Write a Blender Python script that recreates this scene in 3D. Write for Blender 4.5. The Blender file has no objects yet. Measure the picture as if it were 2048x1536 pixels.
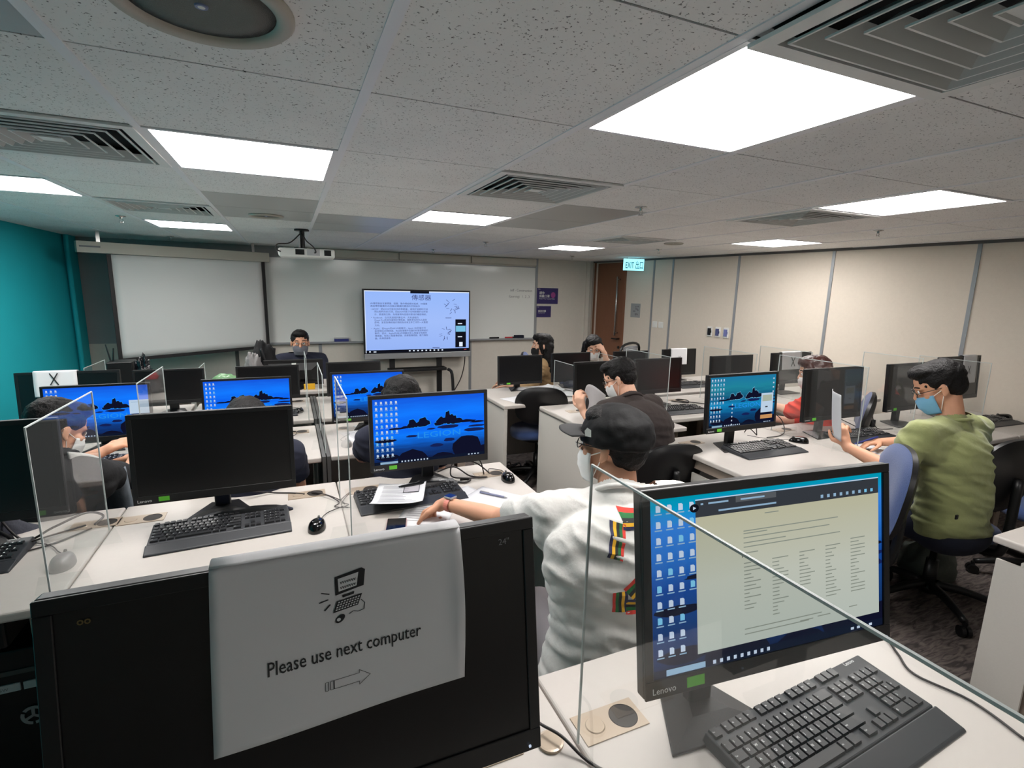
import bpy, bmesh, math, random
from mathutils import Vector, Matrix, noise
from mathutils.bvhtree import BVHTree
random.seed(7)
S = bpy.context.scene
COL = S.collection
PI = math.pi
V = Vector
# ------------------------------------------------------------------ camera, world, exposure
CZ = 1.63
cam_d = bpy.data.cameras.new('camera'); cam = bpy.data.objects.new('camera', cam_d); COL.objects.link(cam)
cam_d.sensor_width = 36.0; cam_d.lens = 36.0 * 1021.5 / 2048.0; cam_d.clip_start = 0.02; cam_d.clip_end = 60
RR = ((0.91786209,-0.39633028,0.0212484),(-0.05260355,-0.17453919,-0.98324409),(0.39339808,0.90136473,-0.18105128))
cam.matrix_world = Matrix(((RR[0][0], -RR[1][0], -RR[2][0], 0), (RR[0][1], -RR[1][1], -RR[2][1], 0), (RR[0][2], -RR[1][2], -RR[2][2], CZ), (0, 0, 0, 1)))
S.camera = cam
w = bpy.data.worlds.new('world'); S.world = w; w.use_nodes = True
w.node_tree.nodes['Background'].inputs[0].default_value = (0.6, 0.62, 0.65, 1); w.node_tree.nodes['Background'].inputs[1].default_value = 0.05
S.view_settings.view_transform = 'Standard'; S.view_settings.look = 'None'; S.view_settings.exposure = 0.0; S.view_settings.gamma = 1; S.view_settings.use_curve_mapping = False
PANEL_L = 28.0
H = 2.10          # ceiling height
DZ = 0.74         # desk height

# ------------------------------------------------------------------ materials
def lin(c):
    c = c / 255.0
    return c / 12.92 if c <= 0.04045 else ((c + 0.055) / 1.055) ** 2.4
def L3(c): return (lin(c[0]), lin(c[1]), lin(c[2]), 1.0)
MATS = {}
def mat(name, rgb, rough=0.6, metal=0.0, spec=0.5, var=0.0, vscale=8.0, bump=0.0, bscale=60.0, aniso=None, sheen=0.0):
    if name in MATS: return MATS[name]
    m = bpy.data.materials.new(name); m.use_nodes = True; MATS[name] = m
    nt = m.node_tree; b = nt.nodes['Principled BSDF']
    b.inputs['Base Color'].default_value = L3(rgb); b.inputs['Roughness'].default_value = rough
    b.inputs['Metallic'].default_value = metal; b.inputs['Specular IOR Level'].default_value = spec
    if sheen: b.inputs['Sheen Weight'].default_value = sheen
    tc = nt.nodes.new('ShaderNodeTexCoord')
    if var > 0:
        n = nt.nodes.new('ShaderNodeTexNoise'); n.inputs['Scale'].default_value = vscale; n.inputs['Detail'].default_value = 4
        if aniso:
            mp = nt.nodes.new('ShaderNodeMapping'); mp.inputs['Scale'].default_value = aniso
            nt.links.new(tc.outputs['Object'], mp.inputs[0]); nt.links.new(mp.outputs[0], n.inputs['Vector'])
        else: nt.links.new(tc.outputs['Object'], n.inputs['Vector'])
        mx = nt.nodes.new('ShaderNodeMix'); mx.data_type = 'RGBA'
        c = L3(rgb)
        mx.inputs[6].default_value = (c[0] * (1 - var), c[1] * (1 - var), c[2] * (1 - var), 1)
        mx.inputs[7].default_value = (min(1, c[0] * (1 + var)), min(1, c[1] * (1 + var)), min(1, c[2] * (1 + var)), 1)
        nt.links.new(n.outputs[0], mx.inputs[0]); nt.links.new(mx.outputs[2], b.inputs['Base Color'])
    if bump > 0:
        n2 = nt.nodes.new('ShaderNodeTexNoise'); n2.inputs['Scale'].default_value = bscale; n2.inputs['Detail'].default_value = 3
        nt.links.new(tc.outputs['Object'], n2.inputs['Vector'])
        bp = nt.nodes.new('ShaderNodeBump'); bp.inputs['Strength'].default_value = bump; bp.inputs['Distance'].default_value = 0.01
        nt.links.new(n2.outputs[0], bp.inputs['Height']); nt.links.new(bp.outputs[0], b.inputs['Normal'])
    return m
def emi(name, rgb, k=1.0):
    if name in MATS: return MATS[name]
    m = bpy.data.materials.new(name); m.use_nodes = True; MATS[name] = m
    nt = m.node_tree; nt.nodes.clear()
    o = nt.nodes.new('ShaderNodeOutputMaterial'); e = nt.nodes.new('ShaderNodeEmission')
    e.inputs[0].default_value = L3(rgb); e.inputs[1].default_value = k
    nt.links.new(e.outputs[0], o.inputs[0]); return m
def grad_screen(name, stops, k=1.0, noise_amt=0.12, xstops=None):
    """backlit picture: colours by height on the display (UV), with some streaky noise"""
    m = bpy.data.materials.new(name); m.use_nodes = True; MATS[name] = m
    nt = m.node_tree; nt.nodes.clear(); N = nt.nodes.new; Lk = nt.links.new
    o = N('ShaderNodeOutputMaterial'); e = N('ShaderNodeEmission'); uv = N('ShaderNodeTexCoord'); sp = N('ShaderNodeSeparateXYZ')
    Lk(uv.outputs['UV'], sp.inputs[0])
    mp = N('ShaderNodeMapping'); mp.inputs['Scale'].default_value = (3, 14, 1); Lk(uv.outputs['UV'], mp.inputs[0])
    n = N('ShaderNodeTexNoise'); n.inputs['Scale'].default_value = 1.3; n.inputs['Detail'].default_value = 3; Lk(mp.outputs[0], n.inputs['Vector'])
    ma = N('ShaderNodeMath'); ma.operation = 'MULTIPLY_ADD'; Lk(n.outputs[0], ma.inputs[0]); ma.inputs[1].default_value = noise_amt; ma.inputs[2].default_value = -noise_amt / 2
    ad = N('ShaderNodeMath'); ad.operation = 'ADD'; Lk(ma.outputs[0], ad.inputs[0]); Lk(sp.outputs[1], ad.inputs[1])
    r = N('ShaderNodeValToRGB'); el = r.color_ramp.elements
    el[0].position = stops[0][0]; el[0].color = L3(stops[0][1]); el[1].position = stops[-1][0]; el[1].color = L3(stops[-1][1])
    for p, c in stops[1:-1]:
        q = el.new(p); q.color = L3(c)
    Lk(ad.outputs[0], r.inputs[0]); Lk(r.outputs[0], e.inputs[0]); e.inputs[1].default_value = k
    Lk(e.outputs[0], o.inputs[0]); return m

def ceiling_tile_mat():
    m = bpy.data.materials.new('mineral_fibre_tile'); m.use_nodes = True
    nt = m.node_tree; b = nt.nodes['Principled BSDF']; N = nt.nodes.new; Lk = nt.links.new
    b.inputs['Roughness'].default_value = 0.9
    tc = N('ShaderNodeTexCoord')
    n = N('ShaderNodeTexNoise'); n.inputs['Scale'].default_value = 165; n.inputs['Detail'].default_value = 1.2; n.inputs['Distortion'].default_value = 0.5
    n2 = N('ShaderNodeTexNoise'); n2.inputs['Scale'].default_value = 5; n2.inputs['Detail'].default_value = 2
    Lk(tc.outputs['Object'], n.inputs['Vector']); Lk(tc.outputs['Object'], n2.inputs['Vector'])
    r = N('ShaderNodeValToRGB'); e = r.color_ramp.elements
    e[0].position = 0.66; e[0].color = L3((244, 244, 242)); e[1].position = 0.71; e[1].color = L3((120, 120, 118))
    Lk(n.outputs[0], r.inputs[0])
    mx = N('ShaderNodeMix'); mx.data_type = 'RGBA'; mx.blend_type = 'MULTIPLY'; mx.inputs[0].default_value = 0.12
    Lk(r.outputs[0], mx.inputs[6]); Lk(n2.outputs[0], mx.inputs[7]); Lk(mx.outputs[2], b.inputs['Base Color'])
    bp = N('ShaderNodeBump'); bp.inputs['Strength'].default_value = 0.5; bp.inputs['Distance'].default_value = 0.004; bp.invert = True
    Lk(r.outputs[0], bp.inputs['Height']); Lk(bp.outputs[0], b.inputs['Normal'])
    return m
def carpet_mat():
    m = bpy.data.materials.new('carpet_tiles'); m.use_nodes = True
    nt = m.node_tree; b = nt.nodes['Principled BSDF']; N = nt.nodes.new; Lk = nt.links.new
    b.inputs['Roughness'].default_value = 0.95; b.inputs['Specular IOR Level'].default_value = 0.1
    tc = N('ShaderNodeTexCoord'); mp = N('ShaderNodeMapping'); mp.inputs['Scale'].default_value = (5, 26, 1); mp.inputs['Rotation'].default_value = (0, 0, 0.25)
    Lk(tc.outputs['Object'], mp.inputs[0])
    n = N('ShaderNodeTexNoise'); n.inputs['Scale'].default_value = 1.6; n.inputs['Detail'].default_value = 6; n.inputs['Distortion'].default_value = 1.6; Lk(mp.outputs[0], n.inputs['Vector'])
    f = N('ShaderNodeTexNoise'); f.inputs['Scale'].default_value = 420; Lk(tc.outputs['Object'], f.inputs['Vector'])
    r = N('ShaderNodeValToRGB'); e = r.color_ramp.elements
    e[0].position = 0.36; e[0].color = L3((84, 78, 77)); e[1].position = 0.62; e[1].color = L3((140, 129, 124)); Lk(n.outputs[0], r.inputs[0])
    mx = N('ShaderNodeMix'); mx.data_type = 'RGBA'; mx.blend_type = 'MULTIPLY'; mx.inputs[0].default_value = 0.5; Lk(r.outputs[0], mx.inputs[6]); Lk(f.outputs[0], mx.inputs[7])
    Lk(mx.outputs[2], b.inputs['Base Color'])
    bp = N('ShaderNodeBump'); bp.inputs['Strength'].default_value = 0.6; bp.inputs['Distance'].default_value = 0.004; Lk(f.outputs[0], bp.inputs['Height']); Lk(bp.outputs[0], b.inputs['Normal'])
    return m
def acrylic_mat():
    m = bpy.data.materials.new('clear_acrylic'); m.use_nodes = True
    nt = m.node_tree; nt.nodes.clear(); N = nt.nodes.new; Lk = nt.links.new
    o = N('ShaderNodeOutputMaterial'); t = N('ShaderNodeBsdfTransparent'); g = N('ShaderNodeBsdfGlossy'); d = N('ShaderNodeBsdfDiffuse')
    t.inputs[0].default_value = (0.95, 0.965, 0.96, 1); g.inputs['Roughness'].default_value = 0.03; g.inputs[0].default_value = (1, 1, 1, 1)
    d.inputs[0].default_value = (0.8, 0.82, 0.82, 1)
    lw = N('ShaderNodeLayerWeight'); lw.inputs[0].default_value = 0.5          # symmetric Schlick reflectance of a thin sheet
    pw = N('ShaderNodeMath'); pw.operation = 'POWER'; pw.inputs[1].default_value = 5.0; Lk(lw.outputs['Facing'], pw.inputs[0])
    ma = N('ShaderNodeMath'); ma.operation = 'MULTIPLY_ADD'; ma.inputs[1].default_value = 0.85; ma.inputs[2].default_value = 0.06; Lk(pw.outputs[0], ma.inputs[0])
    m1 = N('ShaderNodeMixShader'); m1.inputs[0].default_value = 0.035; Lk(t.outputs[0], m1.inputs[1]); Lk(d.outputs[0], m1.inputs[2])
    m2 = N('ShaderNodeMixShader'); Lk(ma.outputs[0], m2.inputs[0]); Lk(m1.outputs[0], m2.inputs[1]); Lk(g.outputs[0], m2.inputs[2])
    Lk(m2.outputs[0], o.inputs[0]); return m

M = dict(
 tile=ceiling_tile_mat(), tilemetal=mat('ceiling_metal_panel', (176, 178, 176), 0.35, 0.0, 0.6, 0.04, 3), void=mat('ceiling_void', (28, 28, 28), 0.9),
 tbar=mat('tbar_white', (236, 237, 240), 0.45), vent=mat('vent_paint', (226, 228, 226), 0.5, var=0.03), ventg=mat('vent_blade_shaded', (176, 180, 178), 0.55, var=0.03), gap=mat('tile_gap_shade', (44, 44, 44), 0.9), vdark=mat('vent_dark', (22, 22, 22), 0.8),
 teal=mat('teal_paint', (16, 178, 190), 0.75, var=0.05, vscale=3, bump=0.08, bscale=120), wallr=mat('cream_fabric_panel', (214, 204, 190), 0.85, var=0.04, vscale=40, bump=0.15, bscale=260),
 wallf=mat('front_panel', (214, 207, 196), 0.8, var=0.04, vscale=30, bump=0.12, bscale=220), wallg=mat('front_wall_shade_grey', (150, 153, 154), 0.8, var=0.05, vscale=5),
 wallb=mat('back_wall_paint', (170, 166, 158), 0.85, var=0.03), strip=mat('aluminium_strip', (150, 153, 156), 0.4, 0.4), stripd=mat('dark_strip', (88, 86, 84), 0.6),
 carpet=carpet_mat(), desk=mat('desk_laminate', (187, 181, 175), 0.42, 0, 0.45, 0.03, 60), edge=mat('desk_edge', (186, 180, 170), 0.5), panel=mat('desk_panel_grey', (190, 187, 180), 0.6, var=0.04, vscale=180),
 taupe=mat('desk_frame_taupe', (146, 132, 120), 0.5), dkgrey=mat('divider_dark_grey', (82, 82, 80), 0.6), black=mat('black_plastic', (12, 12, 14), 0.40, var=0.1, vscale=30), gloss=mat('gloss_black', (8, 8, 9), 0.12, 0, 0.6),
 offscr=mat('screen_off', (9, 9, 11), 0.28, 0, 0.5), key=mat('key_black', (32, 33, 36), 0.38), keycase=mat('keyboard_case', (42, 44, 48), 0.5), legend=mat('key_legend', (212, 214, 214), 0.6),
 cable=mat('cable_black', (30, 24, 24), 0.5), grom=mat('grommet_taupe', (176, 160, 142), 0.35, 0.3), gromh=mat('grommet_hole', (34, 28, 24), 0.7),
 paper=mat('white_paper', (206, 206, 208), 0.8, var=0.015), ink=mat('ink', (28, 28, 30), 0.7), inkl=mat('ink_grey', (120, 120, 124), 0.8), edgew=mat('acrylic_edge', (184, 192, 190), 0.3), acr=acrylic_mat(),
 wb=mat('whiteboard_enamel', (228, 230, 226), 0.11, 0, 0.5), scrn=mat('projection_fabric', (206, 208, 206), 0.9), frame=mat('black_frame', (14, 14, 16), 0.6), casing=mat('screen_casing', (182, 178, 166), 0.5),
 wood=mat('door_wood', (128, 84, 60), 0.45, var=0.14, vscale=6, aniso=(14, 14, 0.8)), steel=mat('brushed_steel', (190, 190, 188), 0.25, 0.9), silver=mat('silver_plastic', (168, 170, 172), 0.4, 0.4),
 white=mat('white_plastic', (226, 226, 222), 0.4), blue=mat('chair_blue_fabric', (52, 74, 122), 0.9, var=0.12, vscale=140, bump=0.3, bscale=400, sheen=0.3), navy=mat('navy_cloth', (22, 26, 44), 0.9, var=0.1),
 skin=mat('skin', (206, 152, 122), 0.55, 0, 0.4, 0.06, 25), skin2=mat('skin_light', (220, 172, 146), 0.55, 0, 0.4, 0.05, 25), hair=mat('black_hair', (14, 12, 12), 0.6, 0, 0.25, 0.25, 60, 0.5, 140, aniso=None), hairb=mat('brown_hair', (62, 30, 24), 0.38, 0, 0.5, 0.2, 50, 0.3, 120),
 tee=mat('white_cotton', (206, 204, 200), 0.9, var=0.02, bump=0.25, bscale=30, sheen=0.2), green=mat('olive_cotton', (142, 148, 98), 0.92, var=0.07, vscale=30, bump=0.25, bscale=40, sheen=0.2), brown=mat('dark_brown_cotton', (52, 44, 42), 0.92, bump=0.25, bscale=40),
 red=mat('red_blouse', (236, 56, 36), 0.75, bump=0.3, bscale=30), beige=mat('beige_coat', (176, 146, 106), 0.85, var=0.1, bump=0.2), greyk=mat('grey_knit', (176, 168, 160), 0.9, bump=0.3, bscale=80), blk=mat('black_cloth', (20, 20, 22), 0.9, bump=0.2), greyshirt=mat('grey_shirt', (110, 118, 126), 0.9, bump=0.3, bscale=30),
 maskb=mat('blue_mask', (120, 178, 214), 0.85, bump=0.15, bscale=90), maskg=mat('grey_mask', (98, 100, 108), 0.85), maskw=mat('white_mask', (226, 226, 224), 0.85), maskk=mat('black_mask', (22, 22, 24), 0.85), elastic=mat('white_elastic', (236, 228, 220), 0.8), eye=mat('eye_dark', (24, 18, 16), 0.2),
 cap=mat('black_cap_cloth', (13, 13, 14), 0.72, 0, 0.25, 0.15, 20, 0.35, 26), brim=mat('cap_brim_grey', (44, 44, 45), 0.85), greenbag=mat('green_tote_cloth', (92, 104, 34), 0.8, bump=0.4, bscale=14), gplas=mat('green_plastic_film', (110, 150, 108), 0.35, 0, 0.5, 0.15, 12, 0.6, 18),
 led=emi('green_sticker_light', (110, 200, 60), 0.6), lamp=emi('led_panel_diffuser', (254, 250, 247), PANEL_L), lens=mat('lens_glass', (16, 18, 30), 0.08), redc=mat('red_thing', (196, 60, 66), 0.5), yellow=mat('yellow_cloth', (222, 170, 34), 0.85), bluep=mat('blue_plastic', (36, 48, 120), 0.4), purple=mat('poster_purple', (44, 32, 96), 0.5), pink=mat('poster_pink', (150, 60, 130), 0.5),
 sticker=mat('green_sticker', (96, 190, 50), 0.5), rose=mat('rose_band', (214, 130, 112), 0.5), greyst=mat('grey_card', (128, 122, 126), 0.7), redp=mat('print_red', (214, 52, 40), 0.8), greenp=mat('print_green', (22, 104, 48), 0.8), yelp=mat('print_yellow', (232, 176, 26), 0.8), navyp=mat('print_navy', (34, 34, 74), 0.8), blkp=mat('print_black', (22, 22, 22), 0.8),
)
# pictures on lit displays
M['sky'] = grad_screen('wallpaper_blue', [(0.0, (14, 22, 52)), (0.22, (14, 54, 120)), (0.42, (12, 108, 226)), (0.56, (10, 86, 214)), (0.75, (16, 108, 228)), (0.9, (18, 92, 210)), (1.0, (18, 76, 196))], 1.3, 0.16)
M['sky2'] = grad_screen('wallpaper_teal', [(0.0, (12, 30, 52)), (0.25, (14, 70, 120)), (0.45, (20, 132, 184)), (0.58, (22, 84, 120)), (0.78, (32, 128, 150)), (1.0, (30, 116, 158))], 1.05, 0.16)
M['sky3'] = grad_screen('wallpaper_deep', [(0.0, (16, 28, 60)), (0.3, (24, 62, 120)), (0.5, (20, 70, 150)), (0.62, (36, 104, 190)), (0.85, (50, 128, 220)), (0.93, (14, 150, 200)), (1.0, (0, 150, 175))], 0.95, 0.10)
M['halo'] = emi('wallpaper_foam', (40, 150, 240), 1.0); M['rock'] = emi('rock_dark', (16, 18, 40), 1.0); M['rock2'] = emi('rock_mid', (22, 34, 84), 1.0); M['txt'] = emi('wallpaper_text', (38, 142, 234), 1.0)
M['icon'] = emi('icon_white', (190, 205, 225), 1.0); M['icon2'] = emi('icon_cyan', (120, 190, 225), 1.0); M['icon3'] = emi('icon_red', (205, 150, 160), 1.0); M['bar'] = emi('taskbar', (16, 24, 44), 1.0); M['win'] = emi('window_pale', (186, 206, 226), 1.0)
M['wino'] = emi('window_orange', (196, 142, 92), 1.0); M['srch'] = emi('search_box', (140, 172, 198), 1.0)
M['doc'] = grad_screen('document_page', [(0.0, (176, 184, 176)), (0.5, (184, 188, 176)), (1.0, (180, 178, 152))], 1.0, 0.05)
M['doctx'] = emi('document_text', (132, 138, 128), 1.0); M['chrome'] = emi('browser_bar', (52, 56, 62), 1.0); M['chrome2'] = emi('browser_tab', (84, 88, 92), 1.0)
M['tv'] = grad_screen('slide_page', [(0.0, (150, 180, 245)), (0.5, (162, 190, 250)), (1.0, (150, 184, 250))], 1.0, 0.03)
M['tvtx'] = emi('slide_text', (58, 64, 116), 1.0); M['tvdk'] = emi('slide_dark', (16, 18, 28), 1.0); M['exit'] = emi('exit_glow', (150, 232, 246), 1.6); M['exitd'] = emi('exit_letters', (20, 96, 112), 1.0); M['tvw'] = emi('slide_white', (225, 235, 250), 1.0)
# ------------------------------------------------------------------ mesh helpers
_txt = {}
def text_geo(s, bold=0.0):
    k = (s, bold)
    if k in _txt: return _txt[k]
    cu = bpy.data.curves.new('t', 'FONT'); cu.body = s; cu.size = 1; cu.align_x = 'LEFT'; cu.offset = bold; cu.resolution_u = 2
    o = bpy.data.objects.new('t', cu); COL.objects.link(o)
    dg = bpy.context.evaluated_depsgraph_get(); me = o.evaluated_get(dg).to_mesh()
    vs = [v.co.copy() for v in me.vertices]; fs = [tuple(p.vertices) for p in me.polygons]
    o.evaluated_get(dg).to_mesh_clear(); bpy.data.objects.remove(o); bpy.data.curves.remove(cu)
    w = max([v.x for v in vs], default=1.0)
    _txt[k] = (vs, fs, w); return _txt[k]
class MB:
    def __init__(s): s.v = []; s.f = []; s.m = []; s.mats = []; s.uv = {}; s.X = Matrix.Identity(4)
    def mi(s, m):
        if m not in s.mats: s.mats.append(m)
        return s.mats.index(m)
    def add(s, vs, fs, m):
        b = len(s.v); s.v += [s.X @ V(p) for p in vs]; k = s.mi(m)
        for f in fs: s.f.append(tuple(b + i for i in f)); s.m.append(k)
        return s
    def box(s, x0, x1, y0, y1, z0, z1, m):
        return s.add([(x0,y0,z0),(x1,y0,z0),(x1,y1,z0),(x0,y1,z0),(x0,y0,z1),(x1,y0,z1),(x1,y1,z1),(x0,y1,z1)],
                     [(0,3,2,1),(4,5,6,7),(0,1,5,4),(1,2,6,5),(2,3,7,6),(3,0,4,7)], m)
    def taper(s, x0, x1, y0, y1, z0, z1, i, m, iy=None):
        iy = i if iy is None else iy
        return s.add([(x0,y0,z0),(x1,y0,z0),(x1,y1,z0),(x0,y1,z0),(x0+i,y0+iy,z1),(x1-i,y0+iy,z1),(x1-i,y1-iy,z1),(x0+i,y1-iy,z1)],
                     [(0,3,2,1),(4,5,6,7),(0,1,5,4),(1,2,6,5),(2,3,7,6),(3,0,4,7)], m)
    def quad(s, a, b, c, d, m, uv=False):
        s.add([a, b, c, d], [(0,1,2,3)], m)
        if uv: s.uv[len(s.f) - 1] = [(0,0),(1,0),(1,1),(0,1)]
        return s
    def cyl(s, c0, c1, r0, r1, m, n=20, caps=True):
        a = V(c0); b = V(c1); d = (b - a).normalized(); u = d.orthogonal().normalized(); w = d.cross(u)
        vs = [a + (u*math.cos(2*PI*i/n) + w*math.sin(2*PI*i/n))*r0 for i in range(n)] + [b + (u*math.cos(2*PI*i/n) + w*math.sin(2*PI*i/n))*r1 for i in range(n)]
        fs = [(i, (i+1)%n, n+(i+1)%n, n+i) for i in range(n)]
        if caps: fs += [tuple(range(n-1,-1,-1)), tuple(range(n, 2*n))]
        return s.add(vs, fs, m)
    def tube(s, pts, r, m, n=8, sub=6):
        P = [V(p) for p in pts]
        if sub > 1 and len(P) > 2:
            Q = []
            for i in range(len(P)-1):
                p0 = P[max(i-1,0)]; p1 = P[i]; p2 = P[i+1]; p3 = P[min(i+2,len(P)-1)]
                for k in range(sub):
                    t = k/sub; Q.append(0.5*((2*p1)+(p2-p0)*t+(2*p0-5*p1+4*p2-p3)*t*t+(3*p1-p0-3*p2+p3)*t**3))
            Q.append(P[-1]); P = Q
        vs = []; fs = []; u = None
        for i, p in enumerate(P):
            d = (P[min(i+1,len(P)-1)] - P[max(i-1,0)]).normalized()
            if u is None: u = d.orthogonal().normalized()
            u = (u - d*u.dot(d)); u = u.normalized() if u.length > 1e-6 else d.orthogonal().normalized()
            w = d.cross(u); rr = r(i/(len(P)-1)) if callable(r) else r
            vs += [p + (u*math.cos(2*PI*k/n) + w*math.sin(2*PI*k/n))*rr for k in range(n)]
        for i in range(len(P)-1):
            for k in range(n): fs.append((i*n+k, i*n+(k+1)%n, (i+1)*n+(k+1)%n, (i+1)*n+k))
        fs += [tuple(range(n-1,-1,-1)), tuple((len(P)-1)*n+k for k in range(n))]
        return s.add(vs, fs, m)
    def lathe(s, prof, m, n=28, axis=None, c=(0,0,0)):
        vs = []; fs = []; c = V(c)
        for r, z in prof: vs += [c + V((r*math.cos(2*PI*k/n), r*math.sin(2*PI*k/n), z)) for k in range(n)]
        for i in range(len(prof)-1):
            for k in range(n): fs.append((i*n+k, i*n+(k+1)%n, (i+1)*n+(k+1)%n, (i+1)*n+k))
        if prof[0][0] > 1e-5: fs.append(tuple(range(n-1,-1,-1)))
        if prof[-1][0] > 1e-5: fs.append(tuple((len(prof)-1)*n+k for k in range(n)))
        return s.add(vs, fs, m)
    def grid(s, fn, nu, nv, m, th=0.0):
        P = [[V(fn(i/nu, j/nv)) for i in range(nu+1)] for j in range(nv+1)]
        vs = [p for row in P for p in row]; fs = [(j*(nu+1)+i, j*(nu+1)+i+1, (j+1)*(nu+1)+i+1, (j+1)*(nu+1)+i) for j in range(nv) for i in range(nu)]
        if th:
            K = len(vs); nr = [V((0,0,0)) for _ in vs]
            for f in fs:
                q = (vs[f[1]]-vs[f[0]]).cross(vs[f[3]]-vs[f[0]])
                for i in f: nr[i] += q
            bt = [vs[i] - nr[i].normalized()*th for i in range(K)]
            f2 = [tuple(K+i for i in reversed(f)) for f in fs]
            def id(i,j): return j*(nu+1)+i
            edge = [(id(i,0),id(i+1,0)) for i in range(nu)] + [(id(nu,j),id(nu,j+1)) for j in range(nv)] + [(id(i+1,nv),id(i,nv)) for i in range(nu-1,-1,-1)] + [(id(0,j+1),id(0,j)) for j in range(nv-1,-1,-1)]
            f2 += [(b,a,a+K,b+K) for a,b in edge]
            return s.add(vs+bt, fs+f2, m)
        return s.add(vs, fs, m)
    def text(s, t, o, ux, uy, size, m, bold=0.0, width=None, center=False):
        """t written from o along ux with up uy; width squeezes it to a given length"""
        vs, fs, w = text_geo(t, bold); ux = V(ux).normalized(); uy = V(uy).normalized(); o = V(o)
        k = size if width is None else width / max(w, 1e-3)
        if center: o = o - ux*(w*k/2)
        return s.add([o + ux*p.x*k + uy*p.y*size for p in vs], fs, m)
    def build(s, name, parent=None, loc=None, rz=0, smooth=False, bev=0.0, seg=2, rot=None):
        me = bpy.data.meshes.new(name); me.from_pydata([tuple(p) for p in s.v], [], s.f)
        for m in s.mats: me.materials.append(m)
        me.polygons.foreach_set('material_index', s.m)
        if s.uv:
            ul = me.uv_layers.new(name='UVMap')
            for fi, uvs in s.uv.items():
                for k, li in enumerate(me.polygons[fi].loop_indices): ul.data[li].uv = uvs[k]
        if smooth: me.polygons.foreach_set('use_smooth', [True]*len(me.polygons))
        me.update(); o = bpy.data.objects.new(name, me); COL.objects.link(o)
        if parent: o.parent = parent
        if loc is not None: o.location = loc
        if rz: o.rotation_euler = (0, 0, rz)
        if rot: o.rotation_euler = rot
        if bev:
            b = o.modifiers.new('bevel', 'BEVEL'); b.width = bev; b.segments = seg; b.limit_method = 'ANGLE'; b.angle_limit = 0.6
        return o
def tag(o, label=None, cat=None, group=None, kind=None):
    if label: o['label'] = label
    if cat: o['category'] = cat
    if group: o['group'] = group
    if kind: o['kind'] = kind
    return o
def empty(name, loc, rz=0, label=None, cat=None, group=None):
    o = bpy.data.objects.new(name, None); o.empty_display_size = 0.05; COL.objects.link(o); o.location = loc; o.rotation_euler = (0, 0, rz)
    return tag(o, label, cat, group)
def copy_tree(o, parent=None):
    c = o.copy(); COL.objects.link(c); c.parent = parent
    for ch in [x for x in bpy.data.objects if x.parent == o]: copy_tree(ch, c)
    return c
def struct(o): o['kind'] = 'structure'; return o
# ------------------------------------------------------------------ room shell
XL = -2.13; YB = -2.2; YF = 7.15
def wx(y): return 5.10 - 0.135*(y - 2.6)          # right wall runs slightly out of square
def wall_pt(y, z, off=0.0):                        # point on right wall, off = distance into the room
    n = V((-1, -0.135, 0)).normalized(); return V((wx(y), y, z)) + n*off
WD = V((-0.135, 1, 0)).normalized(); WN = V((-1, -0.135, 0)).normalized()
m = MB(); m.box(XL-0.1, 6.0, YB-0.1, YF+0.1, -0.1, 0, M['carpet']); struct(m.build('floor'))
m = MB(); m.box(XL-0.1, XL, YB, YF, 0, H+0.08, M['teal']); struct(m.build('wall_left'))
m = MB(); m.box(XL-0.1, 6.0, YB-0.1, YB, 0, H+0.08, M['wallb']); struct(m.build('wall_back'))
m = MB()
m.box(XL, -0.02, YF, YF+0.1, 0.93, H+0.08, M['wallg']); m.box(-0.02, 4.6, YF, YF+0.1, 0.93, H+0.08, M['wallf'])  # left stretch greyed, putting the shadow there into the wall colour
m.box(XL, 4.6, YF, YF+0.1, 0, 0.93, M['wallf']); struct(m.build('wall_front'))
# right wall with a door opening near the front
D0, D1 = 6.42, 7.06
def wallseg(m, ya, yb, z0, z1, mt, t=0.1):
    a = wall_pt(ya, 0); b = wall_pt(yb, 0); o = -WN*t
    m.add([(a.x,a.y,z0),(b.x,b.y,z0),(b.x+o.x,b.y+o.y,z0),(a.x+o.x,a.y+o.y,z0),(a.x,a.y,z1),(b.x,b.y,z1),(b.x+o.x,b.y+o.y,z1),(a.x+o.x,a.y+o.y,z1)],
          [(0,3,2,1),(4,5,6,7),(0,1,5,4),(1,2,6,5),(2,3,7,6),(3,0,4,7)], mt)
m = MB(); wallseg(m, YB, D0, 0, H+0.08, M['wallr']); wallseg(m, D1, YF+0.05, 0, H+0.08, M['wallr']); wallseg(m, D0, D1, 2.07, H+0.08, M['wallr']); struct(m.build('wall_right'))
def strip_on_wall(i, y, wd=0.028, z0=0.1, z1=H, mt=None):
    m = MB(); a = wall_pt(y - wd/2, 0); b = wall_pt(y + wd/2, 0); o = WN*0.008
    m.add([(a.x,a.y,z0),(b.x,b.y,z0),(b.x+o.x,b.y+o.y,z0),(a.x+o.x,a.y+o.y,z0),(a.x,a.y,z1),(b.x,b.y,z1),(b.x+o.x,b.y+o.y,z1),(a.x+o.x,a.y+o.y,z1)],
          [(0,1,2,3),(7,6,5,4),(4,5,1,0),(5,6,2,1),(6,7,3,2),(7,4,0,3)], mt or M['strip']); struct(m.build('trim_%d' % i))
for i, y in enumerate((5.85, 5.52, 4.55, 3.51, 2.40, 1.2, 0.0)): strip_on_wall(i+1, y)
m = MB(); a = wall_pt(YB+0.01, 0); b = wall_pt(YF-0.02, 0)
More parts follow.
